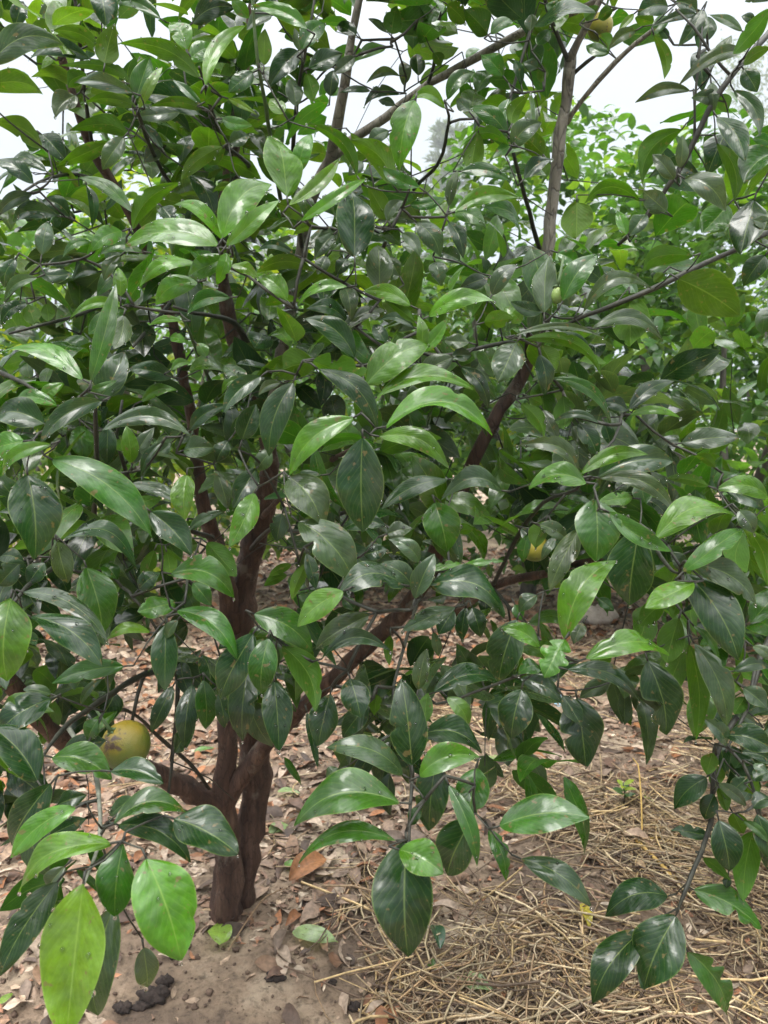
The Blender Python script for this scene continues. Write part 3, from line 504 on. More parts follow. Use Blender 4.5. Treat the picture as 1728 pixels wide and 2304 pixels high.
class Collect:
    def __init__(s): s.V = []; s.F = []; s.n = 0
    def add(s, V, F):
        s.V.append(V); s.F += [tuple(i+s.n for i in f) for f in F]; s.n += len(V)
    def mesh(s, name): return mesh(name, np.concatenate(s.V), s.F)

MAIN_LIMBS = [  # name, material, points
 ('trunk', M_bark, [(504, 2112, 1.95, 150), (505, 2085, 1.94, 96), (506, 2055, 1.93, 76), (510, 1960, 1.92, 64), (508, 1880, 1.91, 62), (498, 1812, 1.90, 74), (503, 1770, 1.89, 52), (512, 1660, 1.88, 40), (520, 1560, 1.88, 40), (527, 1460, 1.88, 46)]),
 ('trunk', M_bark, [(546, 2100, 2.02, 120), (544, 2078, 2.01, 76), (544, 2050, 2.0, 60), (553, 1960, 1.99, 54), (566, 1840, 1.99, 58), (575, 1740, 1.99, 66), (566, 1600, 1.97, 70), (545, 1460, 1.94, 64), (543, 1341, 1.92, 62), (560, 1250, 1.90, 55), (585, 1170, 1.88, 50), (604, 1070, 1.85, 42), (600, 960, 1.8, 36), (560, 850, 1.75, 33), (522, 760, 1.7, 31), (506, 660, 1.66, 30), (498, 560, 1.62, 29), (505, 450, 1.58, 27), (526, 330, 1.54, 25), (545, 200, 1.5, 22), (560, 60, 1.46, 19), (575, -80, 1.42, 15)]),
 ('branch', M_bark, [(497, 1815, 1.90, 60), (450, 1795, 1.86, 50), (375, 1748, 1.78, 44), (250, 1715, 1.6, 42), (130, 1655, 1.42, 40), (40, 1560, 1.3, 40), (-60, 1420, 1.22, 36), (-120, 1250, 1.2, 30)]),
 ('branch', M_bark, [(500, 1812, 1.90, 52), (530, 1770, 1.88, 42), (600, 1675, 1.84, 38), (677, 1590, 1.78, 38), (790, 1490, 1.68, 37), (917, 1365, 1.55, 37), (985, 1240, 1.5, 38), (1030, 1120, 1.46, 33), (1052, 1070, 1.44, 31), (1090, 990, 1.42, 31), (1124, 919, 1.41, 31), (1177, 846, 1.4, 30), (1205, 720, 1.38, 29), (1222, 610, 1.36, 28)]),
 ('branch', M_barkpale, [(1222, 612, 1.36, 27.6), (1232, 540, 1.35, 28), (1249, 406, 1.33, 27), (1262, 300, 1.31, 27), (1274, 230, 1.3, 25), (1281, 140, 1.28, 30), (1284, 125, 1.28, 27)]),
 ('branch', M_barkpale, [(1281, 140, 1.28, 22), (1300, 95, 1.26, 17), (1335, 30, 1.22, 15), (1365, -30, 1.2, 14), (1400, -120, 1.16, 11)]),
 ('branch', M_bark, [(527, 1420, 1.91, 44), (505, 1300, 1.86, 42), (478, 1200, 1.78, 36), (452, 1110, 1.72, 32), (432, 950, 1.66, 26), (414, 860, 1.62, 25), (398, 770, 1.58, 25), (372, 680, 1.54, 22), (330, 560, 1.48, 21), (297, 490, 1.44, 22), (250, 406, 1.4, 22), (208, 340, 1.36, 22), (177, 255, 1.32, 20), (145, 150, 1.28, 18), (115, 40, 1.24, 14), (95, -60, 1.2, 10)]),
 ('branch', M_barkpale, [(600, 960, 1.80, 30), (640, 760, 1.7, 28), (672, 600, 1.62, 27), (698, 453, 1.55, 26), (729, 390, 1.52, 27), (752, 320, 1.48, 25), (766, 240, 1.44, 23), (783, 140, 1.4, 20), (802, 30, 1.36, 17), (822, -60, 1.32, 14)]),
 ('branch', M_barkpale, [(715, 420, 1.53, 22), (760, 345, 1.51, 20), (812, 302, 1.49, 20), (870, 262, 1.47, 20), (968, 187, 1.43, 19), (1072, 128, 1.4, 18), (1176, 73, 1.36, 18), (1296, 24, 1.32, 15), (1400, -30, 1.28, 11)]),
 ('branch', M_bark, [(1010, 1390, 1.5, 22), (1060, 1350, 1.45, 21), (1109, 1320, 1.4, 20), (1170, 1300, 1.35, 19), (1229, 1289, 1.3, 19), (1296, 1268, 1.25, 17), (1370, 1250, 1.2, 12), (1450, 1190, 1.1, 9)]),
 ('branch', M_twig, [(1109, 1320, 1.4, 10), (1132, 1270, 1.3, 10), (1170, 1200, 1.18, 10), (1223, 1130, 1.08, 9), (1296, 1101, .98, 8), (1325, 1050, .92, 7), (1380, 990, .95, 6), (1395, 955, .97, 5)]),
 ('branch', M_twig, [(1109, 1322, 1.4, 9), (1150, 1370, 1.2, 8), (1200, 1420, 1.0, 7), (1215, 1440, .9, 6)]),
 ('branch', M_twig, [(545, 1480, 1.9, 16), (476, 1492, 1.74, 16), (390, 1503, 1.5, 16), (312, 1523, 1.3, 15), (208, 1590, 1.08, 13), (150, 1632, .98, 11), (110, 1680, .92, 9), (85, 1720, .85, 7)]),
 ('branch', M_twig, [(917, 1365, 1.5, 12), (937, 1352, 1.2, 9), (925, 1400, 1.05, 8), (909, 1458, .98, 8), (885, 1548, .9, 8), (897, 1640, .86, 8), (925, 1725, .82, 9), (927, 1755, .80, 9), (922, 1830, .77, 8), (920, 1900, .735, 7)]),
 ('branch', M_twig, [(885, 1548, .92, 7), (982, 1584, .9, 7), (1060, 1560, .9, 7), (1150, 1527, .88, 7), (1220, 1502, .84, 6), (1300, 1490, .82, 5)]),
 ('branch', M_greytwig, [(150, 1632, 1.0, 12), (175, 1670, .92, 10), (215, 1740, .84, 11), (222, 1800, .78, 10), (225, 1880, .72, 9), (205, 1950, .67, 8), (188, 1990, .64, 6)]),
 ('branch', M_twig, [(600, 1000, 1.8, 15), (583, 880, 1.55, 15), (560, 790, 1.4, 16), (535, 735, 1.3, 14), (500, 715, 1.2, 11), (437, 704, 1.1, 8), (390, 690, 1.05, 6)]),
 ('branch', M_twig, [(1213, 560, 1.34, 11), (1192, 480, 1.25, 10), (1171, 406, 1.18, 9), (1150, 320, 1.12, 8), (1138, 260, 1.1, 7), (1170, 150, 1.12, 7), (1195, 60, 1.12, 6)]),
 ('branch', M_barkpale, [(1275, 278, 1.31, 12), (1310, 225, 1.28, 11), (1385, 140, 1.24, 11), (1430, 98, 1.22, 10), (1479, 60, 1.2, 8), (1530, 20, 1.18, 6)]),
 ('branch', M_twig, [(1288, 168, 1.29, 9), (1320, 140, 1.27, 8), (1356, 113, 1.25, 6)]),
 ('branch', M_twig, [(1283, 150, 1.28, 12), (1258, 90, 1.26, 10), (1232, 20, 1.22, 9), (1215, -50, 1.2, 7)]),
 ('branch', M_twig, [(960, 192, 1.44, 9), (975, 150, 1.38, 8), (985, 80, 1.34, 8), (992, 0, 1.3, 7), (998, -60, 1.28, 6)]),
 ('branch', M_twig, [(860, 560, 1.6, 9), (920, 440, 1.3, 9), (985, 370, 1.15, 8), (1005, 300, 1.05, 7), (1010, 260, 1.0, 6), (1000, 225, .98, 4)]),
 ('branch', M_twig, [(500, 560, 1.6, 12), (522, 420, 1.35, 10), (560, 370, 1.2, 10), (508, 330, 1.12, 10), (478, 255, 1.05, 9), (460, 190, 1.0, 7), (448, 150, .97, 5)]),
 ('branch', M_twig, [(400, 440, 1.4, 11), (360, 375, 1.25, 9), (330, 310, 1.12, 10), (310, 250, 1.04, 8), (300, 215, 1.0, 5)]),
 ('branch', M_twig, [(680, 560, 1.6, 10), (660, 380, 1.3, 10), (668, 230, 1.15, 9), (680, 150, 1.08, 7), (700, 50, 1.05, 6), (712, -30, 1.04, 5)]),
 ('branch', M_greentwig, [(640, 500, 1.5, 10), (612, 330, 1.15, 9), (598, 240, 1.05, 9), (580, 140, 1.0, 8), (570, 30, .98, 7), (566, -40, .96, 6)]),
 ('branch', M_twig, [(208, 340, 1.36, 9), (190, 200, 1.25, 9), (178, 80, 1.18, 8), (165, -30, 1.12, 6)]),
 ('branch', M_twig, [(300, 480, 1.42, 10), (200, 400, 1.25, 9), (110, 400, 1.12, 7), (40, 440, 1.02, 5)]),
 ('branch', M_twig, [(210, 1180, 1.3, 12), (218, 1040, 1.0, 11), (215, 960, .92, 10), (214, 900, .88, 8)]),
 ('branch', M_twig, [(480, 1210, 1.7, 12), (330, 1160, 1.35, 12), (290, 1080, 1.2, 11), (262, 980, 1.1, 8), (275, 900, 1.08, 6)]),
 ('branch', M_twig, [(250, 1190, 1.3, 12), (130, 1270, 1.0, 11), (60, 1320, .9, 10), (20, 1370, .82, 7)]),
 ('branch', M_twig, [(330, 640, 1.5, 10), (200, 700, 1.2, 8), (100, 730, 1.05, 7), (20, 750, 1.0, 6)]),
 ('branch', M_twig, [(420, 640, 1.55, 9), (350, 720, 1.3, 9), (300, 780, 1.1, 7)]),
 ('branch', M_twig, [(-80, 800, 1.15, 13), (0, 838, 1.1, 11), (50, 860, 1.05, 9), (90, 885, 1.0, 6)]),
 ('branch', M_greentwig, [(500, 1000, 1.7, 9), (490, 905, 1.35, 8), (460, 830, 1.2, 8), (425, 745, 1.08, 7), (405, 705, 1.02, 5)]),
 ('branch', M_twig, [(403, 1505, 1.55, 9), (397, 1600, 1.5, 9), (385, 1730, 1.48, 8), (378, 1790, 1.46, 6)]),
 ('branch', M_twig, [(330, 1510, 1.36, 8), (310, 1560, 1.34, 8), (296, 1625, 1.32, 7)]),
 ('branch', M_twig, [(470, 1775, 1.84, 8), (430, 1722, 1.7, 9), (360, 1660, 1.5, 9), (300, 1605, 1.35, 8), (240, 1590, 1.2, 6)]),
 ('branch', M_bark, [(585, 1170, 1.88, 12), (640, 1110, 1.6, 14), (740, 1040, 1.25, 15), (765, 1025, 1.15, 11), (805, 1000, 1.0, 8), (820, 985, .9, 6)]),
 ('branch', M_twig, [(560, 1240, 1.88, 10), (610, 1190, 1.7, 10), (680, 1195, 1.4, 9), (790, 1150, 1.15, 8), (880, 1190, 1.0, 6)]),
 ('branch', M_twig, [(1180, 800, 1.38, 9), (1150, 770, 1.2, 9), (1000, 800, 1.05, 8), (940, 790, .95, 6)]),
 ('branch', M_twig, [(1205, 720, 1.37, 12), (1225, 740, 1.15, 10), (1240, 745, 1.0, 8), (1220, 700, .95, 6)]),
 ('branch', M_twig, [(1450, 1190, 1.1, 9), (1500, 1270, .95, 8), (1535, 1290, .85, 7), (1570, 1260, .8, 5)]),
]
RIGHT_BASE = np.array([1.55, 2.05, 0])
def rpt(p): return p
RIGHT_LIMBS = [
 ('trunk', M_bark, [RIGHT_BASE+np.array(v) for v in ((0, 0, -.03), (.01, -.02, .3), (-.02, -.05, .6), (-.05, -.08, .9), (-.08, -.1, 1.2), (-.1, -.1, 1.6))], [.05, .042, .036, .032, .028, .02]),
 ('branch', M_twig, [(1850, 465, 1.2, 20), (1728, 522, 1.02, 14), (1640, 568, .98, 13), (1541, 614, .95, 13), (1470, 650, .94, 13), (1385, 685, .95, 12), (1320, 710, .98, 10), (1265, 734, 1.0, 7)], None, RIGHT_BASE+np.array([-.05, -.09, 1.15])),
 ('branch', M_twig, [(1850, -20, 1.15, 20), (1728, 80, 1.0, 14), (1690, 120, .98, 13), (1645, 172, .97, 13), (1593, 250, .98, 13), (1541, 359, 1.0, 13), (1500, 425, 1.01, 12), (1463, 480, 1.03, 11), (1425, 520, 1.05, 10), (1390, 552, 1.07, 8)], None, RIGHT_BASE+np.array([-.05, -.09, 1.45])),
 ('branch', M_twig, [(1900, 1250, 1.3, 18), (1740, 1420, 1.05, 13), (1690, 1560, .98, 12), (1640, 1640, .95, 11), (1612, 1700, .94, 11), (1602, 1780, .94, 11), (1598, 1850, .94, 11), (1578, 1915, .93, 11), (1545, 1995, .91, 10), (1522, 2055, .9, 7)], None, RIGHT_BASE+np.array([-.05, -.09, 0.85])),
 ('branch', M_twig, [(1740, 1420, 1.05, 10), (1700, 1500, 1.0, 9), (1680, 1600, .95, 8), (1632, 1690, .9, 6)]),
 ('branch', M_twig, [(1635, 1680, .94, 8), (1672, 1720, .93, 8), (1700, 1790, .92, 7), (1720, 1870, .91, 5)]),
 ('branch', M_twig, [(1565, 310, 1.0, 6), (1563, 240, .99, 6), (1572, 140, .98, 5), (1580, 60, .97, 4)]),
 ('branch', M_twig, [(1560, 330, 1.0, 6), (1563, 260, 1.0, 5), (1560, 200, 1.0, 4)]),
 ('branch', M_twig, [(1645, 172, .97, 7), (1600, 120, .97, 7), (1560, 60, .97, 7), (1520, 20, .98, 5)]),
]
def make_limbs(limbs, root):
    S = []; Rr = []; objs = []
    for L in limbs:
        if len(L) == 4: pts, rad = spline(L[2], L[3])
        else: pts, rad = limb_points(L[2])
        if len(L) == 5:
            pts, rad = spline([L[4], (np.asarray(L[4])+P(*L[2][0][:3]))/2+np.array([0, 0, -.03])]+[P(u, v, d) for u, v, d, w_ in L[2]],
                              [.027, .021]+[w_*d/FPX/2 for u, v, d, w_ in L[2]])
        jit = rng.normal(0, 1, pts.shape)*rad[:, None]*.10
        big = rad.max() > .012
        V, F = tube(pts+jit, rad*(1+.06*rng.normal(0, 1, len(rad))), 14 if big else 8, .07 if big else .04)
        objs.append(link(L[0], mesh(L[0], V, F), L[1], root)); S.append(pts); Rr.append(rad)
    return np.concatenate(S), np.concatenate(Rr), objs

# twig network: each leaf stalk root is joined to the nearest wood already grown
def grow(seedp, seedr, nodes, col, rmin=.0009, maxr=.0021):
    n = len(nodes); par = np.full(n, -1); parS = np.full(n, -1); done = np.zeros(n, bool)
    best = np.full(n, 1e9); bi = np.full(n, -1); isS = np.ones(n, bool)
    for k in range(0, len(seedp), 2):
        d = np.linalg.norm(nodes-seedp[k], axis=1)
        m = d < best; best[m] = d[m]; bi[m] = k
    order = []
    for _ in range(n):
        c = np.where(done, 1e9, best); i = int(c.argmin()); done[i] = True; order.append(i)
        if isS[i]: parS[i] = bi[i]
        else: par[i] = bi[i]
        d = np.linalg.norm(nodes-nodes[i], axis=1)*1.0
        m = (~done) & (d < best); best[m] = d[m]; bi[m] = i; isS[m] = False
    cnt = np.ones(n)
    for i in reversed(order):
        if par[i] >= 0: cnt[par[i]] += cnt[i]
    for i in order:
        q = nodes[par[i]] if par[i] >= 0 else seedp[parS[i]]
        r0 = min(maxr, rmin*cnt[i]**.34)
        Ln = np.linalg.norm(nodes[i]-q)
        if Ln < 1e-4: continue
        mid = (q+nodes[i])/2+rng.normal(0, .035, 3)*Ln
        pts, rad = spline([q, mid, nodes[i]], [r0*1.15, r0, r0*.9], max(.012, Ln/5))
        col.add(*tube(pts, rad, 5))

# ------------------------------------------------------------------ shoots of smaller leaves
def seg_dist(u, v, poly):
    d = np.full(len(u), 1e9); p = np.stack([u, v], 1)
    for (a, b) in zip(poly[:-1], poly[1:]):
        a = np.array(a, float); b = np.array(b, float); ab = b-a
        t = np.clip(((p-a)@ab)/(ab@ab), 0, 1); d = np.minimum(d, np.linalg.norm(p-(a+t[:, None]*ab), axis=1))
    return d
CLEAR = [([(500, 2080), (500, 1830), (512, 1660)], 48, 1.93), ([(556, 2060), (572, 1740)], 42, 1.99), ([(530, 1370), (575, 1200), (605, 1080)], 50, 1.9),
         ([(500, 1800), (680, 1590), (800, 1480), (940, 1335)], 24, 1.8), ([(1046, 1075), (1124, 919), (1177, 846)], 36, 1.42),
         ([(1229, 557), (1249, 406), (1274, 230), (1281, 140), (1340, 20)], 34, 1.36), ([(1275, 276), (1385, 141), (1479, 62)], 16, 1.25),
         ([(720, 400), (766, 240), (802, 30)], 30, 1.5), ([(750, 345), (870, 262), (968, 187), (1176, 73)], 22, 1.45),
         ([(297, 490), (208, 344)], 30, 1.42), ([(440, 1080), (480, 1250), (510, 1380)], 30, 1.8), ([(1109, 1320), (1229, 1289)], 30, 1.35),
         ([(380, 730), (432, 950)], 22, 1.55), ([(513, 740), (500, 640)], 24, 1.6), ([(250, 1715), (470, 1800)], 30, 1.7)]
GAPS = [(40, 262, 62), (110, 256, 46), (30, 60, 30), (205, 150, 26), (300, 60, 34), (350, 100, 20), (820, 250, 75), (860, 160, 62), (845, 80, 55), (925, 230, 40),
        (985, 300, 75), (1000, 380, 50), (1375, 190, 95), (1420, 290, 105), (1400, 390, 80), (1340, 300, 60), (1500, 200, 50), (190, 520, 30), (60, 570, 28),
        (250, 330, 26), (395, 500, 22), (300, 430, 26), (640, 350, 24), (690, 400, 22), (620, 130, 24), (1040, 60, 28), (280, 130, 22), (620, 1280, 42), (470, 1440, 40),
        (290, 1480, 40), (350, 1590, 55), (430, 1620, 50), (640, 1380, 34), (850, 1440, 32), (1110, 1270, 44), (1165, 1375, 50), (1020, 1430, 44), (1330, 1400, 40), (700, 1640, 70), (1020, 1640, 60)]
def keep(B, T):
    u, v, d = proj((B+T)/2); k = np.ones(len(u), bool)
    for poly, wd, dd in CLEAR: k &= ~((seg_dist(u, v, poly) < wd+.018*FPX/np.maximum(d, .3)) & (d < dd+.05))
    ln = np.linalg.norm(T-B, axis=1)*FPX/np.maximum(d, .3)*.35
    for (a, b, r) in GAPS: k &= ~(np.hypot(u-a, v-b) < r+.6*ln)
    return k
def shoots(pos, dirs, nleaf, leaflen, tints, droop=.35, wr=(.40, .52)):
    """leafy shoots; returns B, T, N, W, tint"""
    B = []; T = []; NN = []; W = []; TI = []
    for p, d in zip(pos, dirs):
        d = unit(np.asarray(d, float)); k = rng.integers(nleaf[0], nleaf[1]+1); SL = rng.uniform(.06, .16)*leaflen/.095
        ref = unit(np.cross(d, rng.normal(0, 1, 3))); r2 = np.cross(d, ref); a0 = rng.uniform(0, 6)
        tc0 = np.array(tints[rng.integers(len(tints))])*rng.uniform(.8, 1.2)
        for j in range(k):
            f = (j+.5)/k; a = a0+j*2.4
            o = math.cos(a)*ref+math.sin(a)*r2
            b = p+d*SL*f; L = leaflen*rng.uniform(.7, 1.2)
            ld = unit(o*1.0+d*rng.uniform(.25, .9)+np.array([0, 0, -droop])*rng.uniform(.2, 1.6))
            nn = np.array([0, 0, 1.0])+.55*rng.normal(0, 1, 3)-.25*o*0
            B.append(b+o*.008); T.append(b+o*.008+ld*L); NN.append(nn); W.append(L*rng.uniform(*wr)); TI.append(tc0*rng.uniform(.8, 1.2))
    return [np.array(x) for x in (B, T, NN, W, TI)]
def simple_leaves(name, B, T, NN, W, TI, rows, cols, curl=(.02, .14), fold=(4, 22)):
    n = len(B); ax = unit(T-B); NN = unit(NN-ax*(NN*ax).sum(1)[:, None])
    V = leaf_arrays(B, T, NN, W, rng.uniform(*curl, n), np.radians(rng.uniform(*fold, n)), rng.normal(0, .03, (n, 3))*np.linalg.norm(T-B, axis=1)[:, None],
                    rng.uniform(-.8, .8, n), rows, cols, None, rng.uniform(.01, .07, n), 0.0, rng.uniform(-.05, .25, n))
    return leaf_mesh(name, V, TI, rows, cols)

DENS = ["999998789410", "589998689310", "888998548310", "877888865211", "998889995211", "766799998411", "888899998631", "888899999763",
        "998788887764", "887666776543", "775455543221", "653343221101", "432110000000"]
def main_fill():
    pos = []; dr = []
    for r, row in enumerate(DENS):
        for c, ch in enumerate(row):
            for k in range(rng.poisson(int(ch)*.6)):
                u = (c+rng.random())*144; v = (r+rng.random())*144
                lo, hi = (1.12, 1.9) if r < 8 else (1.1, 1.75)
                d = rng.uniform(lo, hi); p = P(u, v, d)
                if p[2] < .25: continue
                pos.append(p); o = p-np.array([-.25, 1.9, 1.1]); dr.append(unit(unit(o)*.7+np.array([0, -.25, .35])+rng.normal(0, .5, 3)))
    # the crown also closes above and beside the picture, thinly
    for k in range(70):
        u = rng.uniform(-420, 1500); v = rng.uniform(-450, -20) if k < 45 else rng.uniform(-100, 1300)
        if k >= 45: u = rng.uniform(-420, -60)
        p = P(u, v, rng.uniform(1.0, 1.9)); pos.append(p); dr.append(rng.normal(0, .5, 3)+np.array([0, -.2, .4]))
    return np.array(pos), np.array(dr)

main = empty('citrus_tree', tuple(G(520, 2075)))
tag(main, 'near citrus tree with two dark reddish stems rising from bare sandy soil', 'tree', 'citrus trees of the grove')
sp, sr, mobj = make_limbs(MAIN_LIMBS, main)
order = np.argsort(-H['size'])
big = order[:100]; rest = order[100:]
for i in big:
    me = leaf_mesh('leaf', H['V'][i:i+1], H['tint'][i:i+1], H['rows'], H['cols'])
    link('leaf', me, M_leaf, main)
fp, fd = main_fill()
_, fv, _ = proj(fp); hi = fv < 620
fa = shoots(fp[hi], fd[hi], (5, 8), .09, [TINT['g'], TINT['g'], TINT['d'], TINT['o'], (.044, .098, .006), (.058, .118, .008)])
fb = shoots(fp[~hi], fd[~hi], (5, 8), .092, [TINT['g'], TINT['d'], TINT['d'], TINT['p'], TINT['p'], TINT['o'], (.04, .10, .012)])
fB, fT, fN, fW, fTi = [np.concatenate(q) for q in zip(fa, fb)]
kk = keep(fB, fT)
fol = tag(link('foliage', leaf_mesh('foliage', H['V'][rest], H['tint'][rest], H['rows'], H['cols']), M_leaf, main), kind='stuff')
me2 = simple_leaves('foliage', fB[kk], fT[kk], fN[kk], fW[kk], fTi[kk], 8, 5)
tag(link('inner_foliage', me2, M_leaf, main), kind='stuff')
tw = Collect()
hroot = H['B']-unit(H['T']-H['B'])*.011+np.array([0, 0, -.002])
for b, r in zip(H['B'], hroot):
    if True: tw.add(*tube([r, b], [.0013, .0010], 5))
su = np.array([fp[i] for i in range(len(fp))])
uu, vv, dd = proj(su); okS = np.ones(len(su), bool)
for (a, b, r) in GAPS: okS &= ~(np.hypot(uu-a, vv-b) < r)
grow(sp, sr, np.concatenate([hroot, su[okS]]), tw)
fr = fB[kk]
tag(link('twigs', tw.mesh('twigs'), M_twig, main), kind='stuff')

# ------------------------------------------------------------------ the tree reaching in from the right
right = empty('citrus_tree', tuple(RIGHT_BASE))
tag(right, 'citrus tree mostly outside the picture, its dark leafy boughs hanging in along the right edge', 'tree', 'citrus trees of the grove')
sp2, sr2, _ = make_limbs(RIGHT_LIMBS, right)
for i in range(len(HR['B'])):
    link('leaf', leaf_mesh('leaf', HR['V'][i:i+1], HR['tint'][i:i+1], HR['rows'], HR['cols']), M_leaf, right)
tw2 = Collect(); hr2 = HR['B']-unit(HR['T']-HR['B'])*.011
for b, r in zip(HR['B'], hr2): tw2.add(*tube([r, b], [.0013, .0010], 5))
pos = []; dr = []
for k in range(900):
    p = RIGHT_BASE+np.array([-.1, -.15, 1.15])+unit(rng.normal(0, 1, 3))*np.array([.85, .85, 1.0])*rng.uniform(.35, 1)
    u, v, d = proj(p)
    if u < 1790 and d > .3: continue
    if np.linalg.norm(p-CAM) < .9: continue
    pos.append(p); dr.append(p-RIGHT_BASE-np.array([0, 0, .9]))
pB, pT, pN, pW, pTi = shoots(pos, dr, (5, 8), .095, [TINT['d'], TINT['g'], TINT['o']])
tag(link('foliage', simple_leaves('foliage', pB, pT, pN, pW, pTi, 7, 4), M_leaf, right), kind='stuff')
grow(sp2, sr2, np.concatenate([hr2, np.array(pos)]), tw2)
tag(link('twigs', tw2.mesh('twigs'), M_twig, right), kind='stuff')

# ------------------------------------------------------------------ fruit
M_fruit = None
def fruit_material(name, c0, c1, c2, scar=False):
    m, t, o = newmat(name); L = t.links.new
    geo = N(t, "NewGeometry"); tc = N(t, "TexCoord")
    a = N(t, "TexNoise", Scale=1.1, Detail=3.0); L(tc.outputs['Generated'], a.inputs['Vector'])
    sp_ = N(t, "SeparateXYZ"); L(tc.outputs['Generated'], sp_.inputs[0])
    f = mth(t, 'ADD', mth(t, 'MULTIPLY', a.outputs[0], .7), mth(t, 'MULTIPLY', sp_.outputs[2], .45))
    r = ramp(t, [(.35, c0), (.56, c1), (.75, c2)]); L(f, r.inputs[0])
    sc = N(t, "TexNoise", Scale=7.0, Detail=5.0); L(tc.outputs['Generated'], sc.inputs['Vector'])
    rs = ramp(t, [(.62, 0.0), (.68, .8)]); L(sc.outputs[0], rs.inputs[0])
    col = mixc(t, rs.outputs[0], r.outputs[0], (.055, .03, .025))
    if scar:                                    # corky scar on the shoulder
        vd = t.nodes.new("ShaderNodeVectorMath"); vd.operation = 'DISTANCE'; L(tc.outputs['Generated'], vd.inputs[0]); vd.inputs[1].default_value = (.33, .08, .78)
        ds = mth(t, 'ADD', vd.outputs['Value'], mth(t, 'MULTIPLY', mth(t, 'SUBTRACT', sc.outputs[0], .5), 1.1))
        rq = ramp(t, [(.10, .95), (.17, .5), (.24, 0.0)]); L(ds, rq.inputs[0])
        col = mixc(t, rq.outputs[0], col, (.05, .028, .022))
    b = N(t, "BsdfPrincipled", Roughness=.42); L(col, b.inputs['Base Color'])
    vo = N(t, "TexVoronoi", Scale=700.0); L(geo.outputs['Position'], vo.inputs['Vector'])
    bp = N(t, "Bump", Strength=.45, Distance=.0008); L(vo.outputs[0], bp.inputs['Height']); L(bp.outputs[0], b.inputs['Normal'])
    L(b.outputs[0], o.inputs[0])
    return m
M_orange = fruit_material("orange_rind", (.032, .075, .012), (.090, .112, .012), (.23, .165, .012), True)
M_lemon = fruit_material("yellow_rind", (.10, .13, .015), (.24, .22, .02), (.34, .28, .03))
M_unripe = fruit_material("unripe_rind", (.10, .17, .04), (.16, .25, .06), (.22, .30, .09))
def sphere_mesh(name, r, sx=1, sy=1, sz=1, dimple=.0, nu=32, nv=20):
    V = []; F = []
    for i in range(nv+1):
        th = math.pi*i/nv
        for j in range(nu):
            ph = 2*math.pi*j/nu
            k = 1-dimple*math.exp(-(th/.22)**2)-dimple*.6*math.exp(-((math.pi-th)/.2)**2)+.012*math.sin(3*ph+2*th)
            V.append((r*sx*k*math.sin(th)*math.cos(ph), r*sy*k*math.sin(th)*math.sin(ph), r*sz*k*math.cos(th)))
    for i in range(nv):
        for j in range(nu): F.append((i*nu+j, (i+1)*nu+j, (i+1)*nu+(j+1) % nu, i*nu+(j+1) % nu))
    return V, F
def fruit(name, u, v, d, diam_px, m, label, cat, sz=.95, rot=(0, 0, 0)):
    r = diam_px*d/FPX/2
    root = empty(name, tuple(P(u, v, d))); tag(root, label, cat)
    Rm = np.array(Matrix.Rotation(rot[0], 3, 'X') @ Matrix.Rotation(rot[1], 3, 'Y') @ Matrix.Rotation(rot[2], 3, 'Z'))
    V, F = sphere_mesh('rind', r, sz=sz, dimple=.08); V = np.array(V)@Rm.T+P(u, v, d)
    link('rind', mesh('rind', V, F), m, root)
    top = P(u, v, d)+Rm@np.array([0, 0, r*sz*.93])
    K = Collect(); K.add(*tube([top, top+Rm@np.array([0, 0, .006])+np.array([0, 0, .002]), top+Rm@np.array([.002, .002, .03])+np.array([0, 0, .006])], [.0045, .002, .0015], 8))
    for k in range(5):
        a = k*1.2566; o = Rm@np.array([math.cos(a), math.sin(a), .05]); q = top+o*.007-Rm@np.array([0, 0, .0006])
        K.add(*tube([top+Rm@np.array([0, 0, .001]), q], [.0028, .0012], 6))
    link('stalk', K.mesh('stalk'), M_greentwig, root)
    return root
fruit('orange', 283, 1676, .95, 112, M_orange, 'scarred green and yellow orange hanging low at left over the dry litter', 'fruit', .94, (R_(25), R_(-30), .4))
fruit('orange', 1203, 1232, 1.14, 66, M_lemon, 'yellow orange half hidden by leaves below the dark forked twig', 'fruit', .95, (.2, .2, 1))
fruit('orange', 1350, 60, 1.27, 56, M_lemon, 'yellow orange at the top, next to the pale upright branch', 'fruit', 1.05, (.3, .3, 2))
fruit('unripe_fruit', 1254, 664, .915, 27, M_unripe, 'tiny unripe green fruit among upright grey leaves beside the black bough', 'fruit', 1.45, (.1, .1, 0))

# ------------------------------------------------------------------ ground
def gh(x, y):
    x = np.asarray(x, float); y = np.asarray(y, float)
    h = .014*np.sin(x*2.1+1.3)*np.cos(y*1.7+.4)+.008*np.sin(x*5.3+y*3.1)+.005*np.sin(x*11.7-y*9.3+1)+.003*np.sin(x*23+y*19)
    m = np.exp(-((x+.38)**2+(y-1.95)**2)/.25)*.03           # soil heaped at the trunk
    return (h+m)*np.clip(1.6-np.hypot(x, y)/14, .25, 1)
xs = np.concatenate([[-80, -40, -20, -12, -8, -6, -4.5], np.linspace(-3.5, 3.5, 260), [4.5, 6, 8, 12, 20, 40, 80]])
ys = np.concatenate([[-12, -6, -2, -.5, .3], np.linspace(.8, 6.5, 220), np.linspace(6.8, 14, 24), [18, 25, 40, 70, 110]])
X, Y = np.meshgrid(xs, ys); Z = gh(X, Y)
fine = (np.abs(X) < 3.6) & (Y > .7) & (Y < 6.6)
Z = Z+np.where(fine, rng.normal(0, .0038, X.shape), 0)
nx = len(xs); idx = np.arange(X.size).reshape(X.shape)
Fg = np.stack([idx[:-1, :-1].ravel(), idx[:-1, 1:].ravel(), idx[1:, 1:].ravel(), idx[1:, :-1].ravel()], 1)
m, t, o = newmat("soil"); L = t.links.new
geo = N(t, "NewGeometry")
